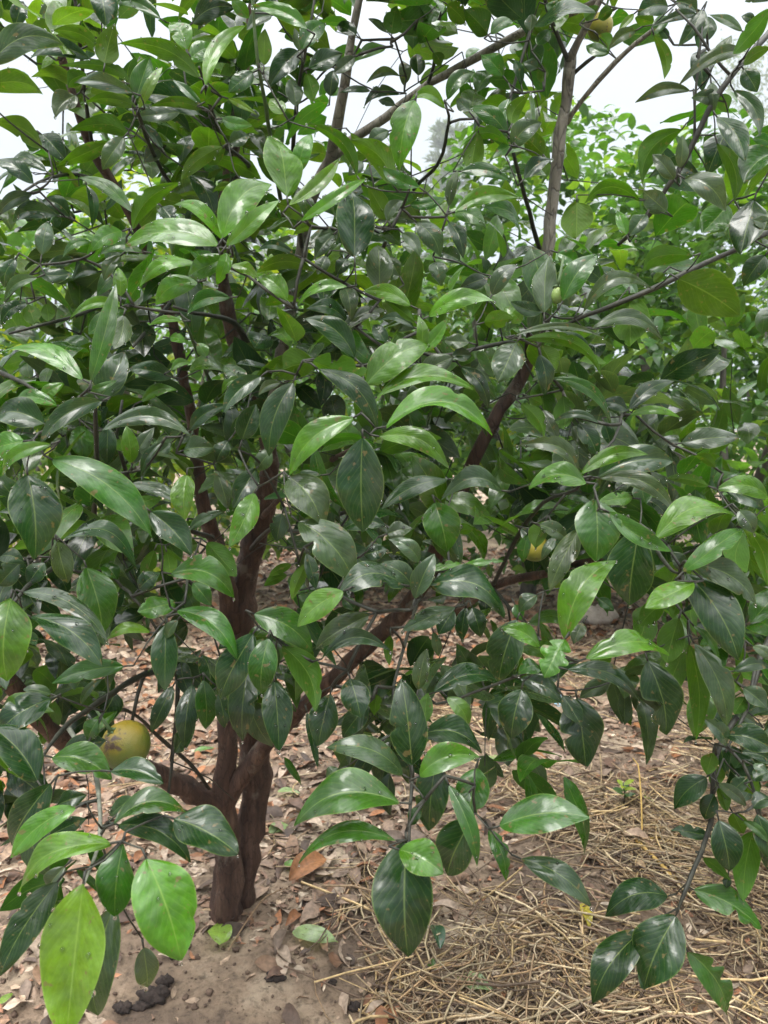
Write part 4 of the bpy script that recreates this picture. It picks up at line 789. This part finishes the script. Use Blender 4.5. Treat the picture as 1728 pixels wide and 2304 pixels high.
a = N(t, "TexNoise", Scale=3.2, Detail=7.0, Roughness=.65); L(geo.outputs['Position'], a.inputs['Vector'])
b2 = N(t, "TexNoise", Scale=55.0, Detail=6.0, Roughness=.7); L(geo.outputs['Position'], b2.inputs['Vector'])
r = ramp(t, [(.36, (.12, .085, .062)), (.50, (.25, .18, .125)), (.64, (.41, .325, .235))]); L(a.outputs[0], r.inputs[0])
r2 = ramp(t, [(.33, .45), (.5, 1.0), (.68, 1.12)]); L(b2.outputs[0], r2.inputs[0])
col = mixc(t, 1.0, r.outputs[0], r2.outputs[0], 'MULTIPLY')
vo = N(t, "TexVoronoi", Scale=42.0); L(geo.outputs['Position'], vo.inputs['Vector'])
rv = ramp(t, [(.05, .35), (.16, 1.0)]); L(vo.outputs[0], rv.inputs[0])
col = mixc(t, .35, col, mixc(t, 1.0, col, rv.outputs[0], 'MULTIPLY'))
bs = N(t, "BsdfPrincipled", Roughness=.85); L(col, bs.inputs['Base Color']); bs.inputs['Specular IOR Level'].default_value = .3
bp = N(t, "Bump", Strength=.9, Distance=.012); L(b2.outputs[0], bp.inputs['Height']); L(bp.outputs[0], bs.inputs['Normal'])
L(bs.outputs[0], o.inputs[0])
tag(link('ground', mesh('ground', np.stack([X, Y, Z], -1).reshape(-1, 3), Fg), m), kind='structure')

# dry leaf litter
def bare(x, y):
    """1 on the bare sandy patch in front of the trunk"""
    u, v, d = proj(np.stack([x, y, np.zeros_like(x)], -1))
    a = np.exp(-(((u-470)/330)**2+((v-2250)/130)**2)**2)+.8*np.exp(-(((u-1010)/150)**2+((v-2090)/70)**2)**2)
    return a
def scatter(n, x0, x1, y0, y1, f):
    x = rng.uniform(x0, x1, n); y = rng.uniform(y0, y1, n); k = rng.random(n) < f(x, y)
    return x[k], y[k]
def litter(name, n, f, area, ln, cols, rows=6, cs=4, lift=.006):
    x, y = scatter(n, *area, f); n = len(x); a = rng.uniform(0, 6.28, n); L = rng.uniform(*ln, n)
    z = gh(x, y)+rng.uniform(.002, lift*2.2, n)
    d = np.stack([np.cos(a), np.sin(a), rng.normal(0, .22, n)], 1); d = unit(d)
    B = np.stack([x, y, z], 1)-d*L[:, None]/2; T = B+d*L[:, None]
    zz = gh(B[:, 0], B[:, 1])+.002; B[:, 2] = np.maximum(B[:, 2], zz); T[:, 2] = np.maximum(T[:, 2], gh(T[:, 0], T[:, 1])+.002)
    Nn = np.stack([rng.normal(0, .4, n), rng.normal(0, .4, n), np.where(rng.random(n) < .5, 1.0, -1.0)], 1)
    ci = np.array(cols)[rng.integers(len(cols), size=n)]*rng.uniform(.7, 1.25, (n, 1))
    V = leaf_arrays(B, T, unit(Nn), L*rng.uniform(.3, .5, n), rng.uniform(-.05, .16, n), np.radians(rng.uniform(-10, 52, n)), np.zeros((n, 3)), rng.uniform(-1.2, 1.2, n), rows, cs, None, rng.uniform(.03, .14, n))
    return leaf_mesh(name, V, ci, rows, cs)
BROWN = [(.20, .105, .06), (.24, .145, .09), (.31, .215, .15), (.12, .07, .048), (.37, .28, .21), (.27, .115, .05), (.19, .135, .10), (.085, .055, .04), (.25, .17, .12)]
def f_litter(x, y):
    u, v, d = proj(np.stack([x, y, np.zeros_like(x)], -1))
    right = np.clip((u-760)/300, 0, 1)*np.clip((v-1420)/150, 0, 1)
    return np.clip((1-.82*right)*(1-.93*bare(x, y))*np.clip(1.05-np.clip((v-1900)/250, 0, 1)*.6, 0, 1), 0, 1)
tag(link('leaf_litter', litter('leaf_litter', 26000, f_litter, (-3.2, 3.4, 1.2, 7.5), (.045, .10), BROWN), M_dry), kind='stuff')

FRAG = [(.30, .18, .12), (.42, .30, .21), (.20, .12, .08), (.12, .08, .06), (.36, .17, .09), (.5, .4, .3)]
tag(link('litter_crumbs', litter('litter_crumbs', 26000, lambda x, y: np.clip(.9-.85*bare(x, y), .03, 1), (-2.2, 2.6, 1.2, 5.0), (.010, .038), FRAG, 4, 3, .004), M_dry), kind='stuff')
# straw
def straw(name, n, f, area, ln, rad, cols):
    x, y = scatter(n, *area, f); n = len(x)
    base = np.sin(x*2.3+y*1.1)*1.2+np.cos(y*2.9-x)*.8
    a = base+rng.normal(0, 1.15, n); L = rng.uniform(*ln, n); r = rad[0]+(rad[1]-rad[0])*rng.uniform(0, 1, n)**1.8
    d = np.stack([np.cos(a), np.sin(a), np.zeros(n)], 1); s = np.stack([-np.sin(a), np.cos(a), np.zeros(n)], 1)
    bend = rng.normal(0, .12, n); zl = rng.uniform(.002, .03, n); V = np.zeros((n, 4, 3, 3)); tilt = rng.normal(0, .07, n)
    for i, tt in enumerate((-.5, -.17, .17, .5)):
        c = np.stack([x, y, np.zeros(n)], 1)+d*(L*tt)[:, None]+s*(bend*L*(1-4*tt*tt))[:, None]
        zc = gh(c[:, 0], c[:, 1])+np.maximum(.001, zl+tilt*L*tt)+.004
        for j, (p, q) in enumerate(((1, -.6), (-1, -.6), (0, .8))):
            V[:, i, j] = c+s*(r*p)[:, None]; V[:, i, j, 2] = zc+r*q
    Fq = []
    for i in range(3):
        for j in range(3): Fq.append((i*3+j, i*3+(j+1) % 3, i*3+3+(j+1) % 3, i*3+3+j))
    Fq = (np.array(Fq)[None]+(np.arange(n)*12)[:, None, None]).reshape(-1, 4)
    me = mesh(name, V.reshape(-1, 3), Fq)
    at = me.attributes.new("tint", 'FLOAT_COLOR', 'POINT')
    ci = np.array(cols)[rng.integers(len(cols), size=n)]*rng.uniform(.5, 1.25, (n, 1))
    at.data.foreach_set("color", np.repeat(np.concatenate([ci, np.ones((n, 1))], 1), 12, axis=0).astype(np.float32).ravel())
    return me
STRAW = [(.48, .35, .20), (.62, .49, .30), (.34, .23, .135), (.40, .26, .14), (.21, .14, .09), (.56, .44, .29), (.16, .105, .07), (.56, .40, .20)]
def f_straw(x, y):
    u, v, d = proj(np.stack([x, y, np.zeros_like(x)], -1))
    s = np.clip((u-560)/300, .05, 1)*np.clip((v-1420)/160, 0, 1)
    cl = np.clip(  .22+1.15*np.sin(x*4.1+1+.8*np.sin(y*3))*np.cos(y*3.7+.5+x), .04, 1)*np.clip(np.clip((v-1500)/330, .35, 1)+.5*np.clip((u-1480)/200, 0, 1), 0, 1.2)+.45*np.clip((u-1500)/150, 0, 1)*np.clip((v-1800)/200, 0, 1)
    return np.clip(s*cl*(1-.93*bare(x, y)), 0, 1)
tag(link('straw', straw('straw', 40000, f_straw, (-1.2, 2.6, 1.2, 4.6), (.05, .26), (.0009, .0034), STRAW), M_straw), kind='stuff')
# dark soil crumbs
def crumbs(name, n, f, area, rr):
    x, y = scatter(n, *area, f); K = []; F = []; n = len(x)
    b, bf = sphere_mesh('c', 1, nu=7, nv=5); b = np.array(b); bf = np.array(bf)
    V = np.zeros((n, len(b), 3))
    r = rng.uniform(0, 1, n)**3*(rr[1]-rr[0])+rr[0]
    for i in range(n):
        q = b*(1+.28*rng.normal(0, 1, (len(b), 1)).clip(-1.5, 1.5))*np.array([1, rng.uniform(.7, 1.2), .7])*r[i]
        V[i] = q+np.array([x[i], y[i], gh(x[i], y[i])+r[i]*.3])
    Fq = (bf[None]+(np.arange(n)*len(b))[:, None, None]).reshape(-1, 4)
    return mesh(name, V.reshape(-1, 3), Fq)
M_crumb = noise_material("soil_crumb", [(.3, (.05, .033, .024)), (.55, (.12, .08, .058)), (.8, (.24, .17, .125))], 40, .9, .6, .003)
tag(link('soil_crumbs', crumbs('soil_crumbs', 7000, lambda x, y: np.full_like(x, .9), (-1.5, 1.8, 1.3, 3.2), (.0015, .009)), M_crumb), kind='stuff')

# ------------------------------------------------------------------ single things on the ground
def lump(name, u, v, r, sx, sy, sz, m, label, cat, group=None):
    p = G(u, v); V, F = sphere_mesh(name, r, sx, sy, sz, nu=22, nv=14); V = np.array(V)
    f = np.sin(V@np.array([210., 90, 60])*.02/r*.02+1)
    nrm = unit(V); k = 1+.16*np.sin(nrm@np.array([3.1, 2.2, 1.7])*2+u)+.10*np.sin(nrm@np.array([-4., 6.2, 3.3])*1.7+v)+.035*rng.normal(0, 1, len(V))
    V = V*k[:, None]+np.array([p[0], p[1], gh(p[0], p[1])+r*sz*.55])
    return tag(link(name, mesh(name, V, F), m), label, cat, group)
M_clod = noise_material("dark_clod", [(.3, (.018, .014, .013)), (.6, (.05, .036, .03)), (.8, (.10, .075, .06))], 60, .9, .9, .006)
M_stone = noise_material("pale_stone", [(.3, (.34, .27, .23)), (.6, (.52, .44, .39)), (.8, (.62, .55, .5))], 30, .8, .6, .004)
for (u, v, r, sx, sy, sz, lab) in [
    (345, 2262, .022, 1.6, 1, .7, 'largest black soil clod, on the bare sand below the hanging leaves'),
    (372, 2228, .014, 1.3, 1, .8, 'black soil clod touching the back of the largest clod'),
    (276, 2288, .014, 1.5, 1, .7, 'small dark clod at the bottom edge, left of the largest clod'),
    (316, 2282, .011, 1.7, 1, .7, 'flat dark crumb just in front of the largest clod'),
    (392, 2172, .009, 1.1, 1, .8, 'dark round crumb alone on sand, nearest the tip of the bright leaf'),
    (800, 2258, .012, 1.4, 1, .8, 'dark clod on sand below the big glossy leaf, right of bare patch'),
    (620, 2208, .014, 1.9, 1, .6, 'flat dark clod on the sand straight below the pale fallen leaf'),
    (748, 2208, .008, 1.2, 1, .8, 'small dark crumb near the middle of the bare sand'),
    (1385, 1608, .022, 1.3, 1, .8, 'grey black clod among straw behind the lower leaves at right')]:
    lump('soil_clod', u, v, r, sx, sy, sz, M_clod, lab, 'clod', 'dark clods on the soil')
lump('stone', 1340, 1402, .085, 1.4, 1, .75, M_stone, 'pale rounded stone lying far back between hanging leaves', 'stone')
lump('paper_scrap', 1655, 1702, .018, .9, .4, 1.3, M_stone, 'crumpled white scrap behind the leaves at the right edge', 'litter')

GREEN = dict(g=(.10, .20, .05), pale=(.26, .36, .17), y=(.42, .36, .06), dk=(.03, .075, .04), br=(.26, .11, .04), lime=(.22, .36, .06), tan=(.36, .24, .13))
def fallen(u0, v0, u1, v1, wr, kind, label, lift=.012, flip=1, fold=14, parch=.10, m=None):
    a, b = G(u0, v0), G(u1, v1)
    for q in (a, b): q[2] = gh(q[0], q[1])+lift
    L = np.linalg.norm(b-a)
    V = leaf_arrays(a[None], b[None], np.array([[.15, -.3, 1.0*flip]]), np.array([wr*L]), np.array([parch]), np.radians([fold]), np.zeros((1, 3)), np.array([.35]), 13, 7, None, np.array([.05]))
    return tag(link('fallen_leaf', leaf_mesh('fallen_leaf', V, np.array([GREEN[kind]]), 13, 7), m or M_leaf), label, 'fallen leaf', 'leaves fallen on the ground')
fallen(658, 2118, 760, 2128, .42, 'pale', 'pale green fallen leaf on soil right of the trunk foot')
fallen(498, 2152, 492, 2105, .75, 'lime', 'short green and yellow fallen leaf standing on sand before the trunk', .02)
fallen(1028, 2205, 1112, 2232, .5, 'pale', 'pale fallen leaf crossed by a straw near the bottom, right of middle')
fallen(990, 2150, 975, 2096, .4, 'dk', 'dark curled fallen leaf upright in the straw below the glossy leaf', .03, 1, 40)
fallen(960, 2165, 1005, 2190, .5, 'g', 'green fallen leaf just below the dark curled one')
fallen(650, 2000, 735, 1950, .5, 'br', 'large rust brown dry fallen leaf on litter right of the trunk', .02, 1, 30, .15, M_dry)
fallen(605, 1895, 648, 1873, .55, 'pale', 'grey green fallen leaf on litter behind the trunk, nearest the left hanging leaf')
fallen(640, 1958, 672, 1972, .5, 'g', 'small green fallen leaf beside the rust brown one')
fallen(1310, 2052, 1325, 2108, .3, 'y', 'narrow yellow fallen leaf in the straw below the grey spotted leaf', .02, 1, 18)
fallen(1430, 1800, 1478, 1828, .35, 'lime', 'bright narrow fallen leaf on straw right of the seedling')
fallen(1440, 1662, 1490, 1668, .35, 'g', 'green fallen leaf far back on straw at right')
fallen(1160, 1662, 1200, 1680, .4, 'lime', 'yellow green fallen leaf behind the round dark hanging leaf')
fallen(1090, 1705, 1140, 1722, .35, 'pale', 'pale green fallen leaf between the two lower leaf clusters')
fallen(0, 2285, 30, 2262, .5, 'lime', 'yellow green fallen leaf in the bottom left corner')
fallen(435, 1690, 482, 1685, .3, 'g', 'green fallen leaf on red litter left of the stems')
fallen(625, 1790, 675, 1800, .3, 'pale', 'pale green fallen leaf just right of the back stem')
fallen(1420, 1640, 1452, 1660, .45, 'br', 'rusty dry fallen leaf on straw behind the notched dark leaf', .02, 1, 30, .12, M_dry)
fallen(1168, 1712, 1230, 1722, .45, 'br', 'rusty dry fallen leaf behind the spotted long leaf', .02, 1, 35, .12, M_dry)
fallen(1420, 1945, 1455, 1960, .6, 'tan', 'grey brown dry fallen leaf beside the bent yellow stalk', .015, 1, 30, .15, M_dry)
fallen(505, 2085, 450, 2075, .12, 'tan', 'thin curled tan strip of dry leaf at the trunk foot', .015, 1, 10, .2, M_dry)

def stick(name, pts, rad, m, label, cat, group=None):
    q = []
    for (u, v, z) in pts:
        p = G(u, v); p[2] = gh(p[0], p[1])+z; q.append(p)
    pp, rr = spline(q, rad, .02)
    return tag(link(name, mesh(name, *tube(pp, rr, 8, .05)), m), label, cat, group)
M_stalk = noise_material("yellow_stalk", [(.3, (.38, .23, .06)), (.6, (.55, .36, .10)), (.8, (.62, .45, .18))], 60, .5, .3, .001)
M_drystick = noise_material("dry_stick", [(.3, (.15, .09, .05)), (.6, (.30, .20, .12)), (.8, (.42, .3, .2))], 60, .8, .5, .001)
stick('straw_stalk', [(1430, 1902, .02), (1485, 1950, .02), (1540, 2000, .012), (1590, 2045, .006)], [.0055, .0055, .005, .004], M_stalk, 'thick yellow straw stalk slanting down to the lower right leaf cluster', 'straw stalk', 'straw stalks')
stick('straw_stalk', [(1432, 1902, .02), (1490, 1888, .015), (1530, 1900, .012), (1600, 1915, .01)], [.004, .004, .0035, .003], M_stalk, 'thinner yellow straw stalk joining the thick one in a bend', 'straw stalk', 'straw stalks')
stick('straw_stalk', [(1445, 1895, .01), (1440, 1850, .09), (1432, 1805, .13), (1420, 1795, .14)], [.0025, .0025, .002, .0015], M_stalk, 'orange straw stalk standing up and hooked over beside the seedling', 'straw stalk', 'straw stalks')
stick('dry_stick', [(515, 2152, .006), (560, 2095, .02), (600, 2050, .03), (645, 2018, .02)], [.0016, .0018, .0018, .0015], M_drystick, 'thin brown stick leaning up from the sand right of the trunk foot', 'stick', 'dry sticks')
stick('dry_stick', [(1150, 1902, .01), (1220, 1880, .015), (1290, 1870, .015), (1340, 1868, .008)], [.003, .003, .0028, .002], M_drystick, 'long curved dry stick on soil below the broad spotted leaf', 'stick', 'dry sticks')
stick('dry_stick', [(580, 1850, .01), (640, 1825, .012), (760, 1790, .01), (900, 1760, .006)], [.003, .003, .003, .002], M_drystick, 'straight dry stick lying across the litter behind the left hanging leaf', 'stick', 'dry sticks')

# blue scrap
p = G(1238, 1590)
me = bpy.data.meshes.new('plastic_scrap')
V = []; F = []
for i in range(7):
    for j in range(4):
        V.append((p[0]-.055+i*.019, p[1]+.02*math.sin(j*1.3)+.015*j, gh(p[0], p[1])+.03+.018*math.sin(i*.9+j*.7)-.004*i+.006*j))
for i in range(6):
    for j in range(3): F.append((i*4+j, i*4+4+j, i*4+5+j, i*4+1+j))
mb, tb, ob = newmat("blue_plastic"); bb = N(tb, "BsdfPrincipled", Roughness=.35); nb_ = N(tb, "TexNoise", Scale=60.0)
rb = ramp(tb, [(.3, (.22, .46, .62)), (.7, (.38, .62, .76))]); tb.links.new(nb_.outputs[0], rb.inputs[0]); tb.links.new(rb.outputs[0], bb.inputs['Base Color']); tb.links.new(bb.outputs[0], ob.inputs[0])
tag(link('plastic_scrap', mesh('plastic_scrap', V, F), mb), 'light blue plastic scrap on the straw behind a dark leaf', 'litter')

# seedling
sp0 = G(1402, 1818); seed = empty('seedling', tuple(sp0)); tag(seed, 'small weed seedling with yellow green leaves growing from the straw', 'seedling')
hgt = .085
stem = [sp0+np.array([0, 0, -.01]), sp0+np.array([.004, 0, hgt*.5]), sp0+np.array([-.003, 0, hgt])]
link('stem', mesh('stem', *tube(stem, [.0022, .002, .0014], 6)), M_twig, seed)
for k in range(9):
    a = k*2.4; b = sp0+np.array([0, 0, hgt*(.45+.06*k)]); d = np.array([math.cos(a), math.sin(a), .25])
    V = leaf_arrays(b[None], (b+unit(d)*.042)[None], np.array([[0, -.3, 1.]]), np.array([.017]), np.array([.08]), np.radians([15]), np.zeros((1, 3)), np.array([.2]), 9, 5)
    link('leaf', leaf_mesh('leaf', V, np.array([(.25, .34, .04) if k > 4 else (.05, .11, .04)]), 9, 5), M_leaf, seed)

# ------------------------------------------------------------------ background citrus trees
def grove_tree(x, y, h, rad, n, tints, label, low=.35, leaf=.095, sd=1):
    root = empty('citrus_tree', (x, y, float(gh(x, y)))); tag(root, label, 'tree', 'citrus trees of the grove')
    b0 = np.array([x, y, -.03]); col = Collect(); tips = []
    fork = b0+np.array([rng.normal(0, .05), rng.normal(0, .05), h*.2+.03])
    pp, rr = spline([b0, (b0+fork)/2+rng.normal(0, .015, 3), fork], [.062, .05, .048], .05); col.add(*tube(pp, rr, 10, .06))
    link('trunk', col.mesh('trunk'), M_farbark, root)
    seeds = []; sr_ = []
    for k in range(6):
        a = k*1.05+rng.uniform(-.3, .3)+sd; e = rng.uniform(.5, 1.0)
        end = b0+np.array([math.cos(a)*rad*.62*e, math.sin(a)*rad*.62*e, h*rng.uniform(.62, .9)])
        mid = (fork+end)/2+np.array([math.cos(a), math.sin(a), 0])*rad*.14
        pp, rr = spline([fork, mid, end], [.03, .02, .007], .08)
        seeds.append(pp); sr_.append(rr)
        link('branch', mesh('branch', *tube(pp, rr, 8, .05)), M_farbark, root)
    seeds = np.concatenate(seeds)
    pos = []; dr = []
    c = np.array([x, y, low+(h-low)*.5]); sc = np.array([rad, rad, (h-low)*.5])
    lobes = [unit(rng.normal(0, 1, 3)) for _ in range(16)]
    while len(pos) < n:
        d = unit(rng.normal(0, 1, 3)); q = max(d@l for l in lobes)
        if q < .72 and rng.random() < .65: continue
        rr = rng.uniform(.42, 1.0)**.6*(.82+.28*max(0, (q-.7)/.3))
        p = c+d*sc*rr; pos.append(p); dr.append(unit(d+np.array([0, 0, .55])+.3*rng.normal(0, 1, 3)))
    pos = np.array(pos)
    B, T, NN, W, TI = shoots(pos, dr, (5, 8), leaf, tints, .25, (.42, .55))
    tag(link('crown', simple_leaves('crown', B, T, NN, W, TI, 5, 3), M_far, root), kind='stuff')
    return root
LT = [(.045, .115, .02), (.035, .09, .016), (.065, .15, .024), (.03, .075, .018), (.10, .18, .022)]
YT = [(.12, .20, .02), (.08, .16, .02), (.20, .26, .02), (.06, .12, .02)]
grove_tree(1.95, 4.2, 2.65, 1.25, 1300, LT, 'bright leafy citrus tree filling the right middle distance behind the black bough', .22, .095, .3)
grove_tree(1.0, 5.3, 3.3, 1.1, 900, LT, 'tall light green citrus tree directly behind the pale upright branch', .22, .095, 1.1)
grove_tree(-.2, 5.6, 2.6, 1.2, 800, LT+YT, 'citrus tree seen in scraps through the middle of the near crown', .22, .095, 2.1)
grove_tree(-1.5, 4.9, 2.75, 1.2, 800, YT+LT, 'yellowish citrus tree showing through the near crown at left', .22, .095, .7)
grove_tree(-3.0, 6.5, 3.0, 1.35, 700, YT+LT, 'citrus tree behind the left edge of the near crown', .22, .1, 1.7)
grove_tree(3.6, 6.2, 2.8, 1.4, 800, LT, 'citrus tree at the right edge, behind the bright leafy one', .22, .1, 2.7)
grove_tree(2.2, 8.2, 2.9, 1.6, 650, LT, 'far citrus tree in the back row, seen over the bright right one', .22, .11, .2)
grove_tree(.4, 9.0, 2.9, 1.6, 650, LT, 'far citrus tree in the back row, behind the middle one', .22, .11, 1.2)
grove_tree(-2.0, 9.5, 3.0, 1.6, 650, LT, 'far citrus tree in the back row, towards the left', .22, .11, 2.2)

# ------------------------------------------------------------------ far trees in the mist, their fading partly painted into pale leaf tints
def conifer(x, y, h, rad, label, tint, lean=0):
    root = empty('conifer', (x, y, 0)); tag(root, label, 'tree', 'far trees in the mist')
    pp, rr = spline([(x, y, -.1), (x+.05, y, h*.5), (x, y, h)], [.16, .1, .02], .3)
    link('trunk', mesh('trunk', *tube(pp, rr, 8)), M_barkpale, root)
    B = []; T = []; NN = []; W = []
    z = h*.25
    while z < h:
        f = 1-(z/h); r = rad*(.25+.9*f)
        for k in range(6):
            a = k*1.047+z*3+rng.uniform(-.2, .2); d = np.array([math.cos(a), math.sin(a), rng.uniform(.15, .5)])
            for s in np.linspace(.1, 1, 14):
                b = np.array([x, y, z])+d*r*s
                for q in range(5):
                    o = unit(rng.normal(0, 1, 3)+d*1.2+np.array([0, 0, .5])); Ln = rng.uniform(.1, .22)*h/6
                    B.append(b); T.append(b+o*Ln); NN.append(rng.normal(0, 1, 3)); W.append(.035*h/6)
        z += h*.045
    B, T, NN, W = map(np.array, (B, T, NN, W))
    tag(link('crown', simple_leaves('crown', B, T, NN, W, np.tile(np.array(tint), (len(B), 1))*rng.uniform(.8, 1.2, (len(B), 1)), 3, 3), M_far, root), kind='stuff')
p = P(1000, 1100, 90); conifer(p[0], p[1], 34, 5.4, 'pale misty conifer in the sky gap right of the middle', (.09, .125, .085))  # pale needle tint paints in haze that the thin mist leaves out
p = P(870, 1100, 96); conifer(p[0], p[1], 32, 5.0, 'smaller misty conifer left of the pale one, mostly hidden by the near crown', (.09, .125, .085))
def feathery(x, y, h, rad, n, label):
    root = empty('feathery_tree', (x, y, 0)); tag(root, label, 'tree', 'far trees in the mist')
    pp, rr = spline([(x, y, -.1), (x+.2, y, h*.5), (x, y, h*.85)], [.2, .14, .03], .4)
    link('trunk', mesh('trunk', *tube(pp, rr, 8)), M_barkpale, root)
    cl = unit(rng.normal(0, 1, (40, 3)))*np.array([rad, rad, h*.32])*rng.uniform(.3, 1, (40, 1))+np.array([x, y, h*.66])
    for q in cl[:12]:
        pp, rr = spline([(x, y, h*.4), (np.array([x, y, h*.5])+q)/2, q], [.06, .04, .012], .3); link('branch', mesh('branch', *tube(pp, rr, 6)), M_barkpale, root)
    c = cl[rng.integers(40, size=n)]; B = c+rng.normal(0, .38*rad/1.8, (n, 3)); T = B+unit(rng.normal(0, 1, (n, 3))-np.array([0, 0, .5]))*rng.uniform(.3, .8, (n, 1))
    TI = np.tile(np.array([.11, .14, .10]), (n, 1))*rng.uniform(.7, 1.3, (n, 1))  # haze put into the crown colour, on top of the mist
    tag(link('crown', simple_leaves('crown', B, T, rng.normal(0, 1, (n, 3)), np.full(n, .22), TI, 3, 3), M_far, root), kind='stuff')
p = P(1800, 1050, 80); feathery(p[0], p[1], 46.0, 8, 13000, 'tall feathery tree pale in the mist at the top right corner')
p = P(560, 1050, 80); feathery(p[0], p[1], 21, 11, 9000, 'broad misty tree far behind the near crown, low in the middle')

# ------------------------------------------------------------------ rain drops on leaf tips and edges
K = Collect(); sv, sf = sphere_mesh('d', 1, nu=8, nv=6); sv = np.array(sv)
allV = H['V']; rows_, cols_ = H['rows'], H['cols']
for i in order[:330]:
    g = allV[i].reshape(rows_, cols_, 3)
    spots = [g[-1, cols_//2]+np.array([0, -.001, -.0015])] if rng.random() < .5 else []
    for k in range(rng.integers(0, 4)):
        e = 0 if rng.random() < .5 else cols_-1
        spots.append(g[rng.integers(3, rows_-1), e])
    for k in range(rng.integers(0, 5)):
        spots.append(g[rng.integers(4, rows_-3), rng.integers(1, cols_-1)])
    for s in spots: K.add(sv*rng.uniform(.0008, .0023)*np.array([1, 1, 1.15])+s, sf)
mw, tw_, ow = newmat("water"); bw_ = N(tw_, "BsdfPrincipled", Roughness=.02, IOR=1.33); bw_.inputs['Transmission Weight'].default_value = 1
tw_.links.new(bw_.outputs[0], ow.inputs[0])
tag(link('rain_drops', K.mesh('rain_drops'), mw, main), kind='stuff')

# ------------------------------------------------------------------ misty air
HAZE = .0022
if HAZE:
    mh, th, oh = newmat("mist"); pv = N(th, "VolumePrincipled"); pv.inputs['Color'].default_value = (.93, .96, 1, 1); pv.inputs['Density'].default_value = HAZE
    th.links.new(pv.outputs[0], oh.inputs['Volume'])
    a, b = (-82, -14, -1.2), (82, 112, 58)
    V = [(x, y, z) for x in (a[0], b[0]) for y in (a[1], b[1]) for z in (a[2], b[2])]
    F = [(0, 1, 3, 2), (4, 6, 7, 5), (0, 4, 5, 1), (2, 3, 7, 6), (0, 2, 6, 4), (1, 5, 7, 3)]
    tag(link('haze', mesh('haze', V, F, False), mh), kind='stuff')
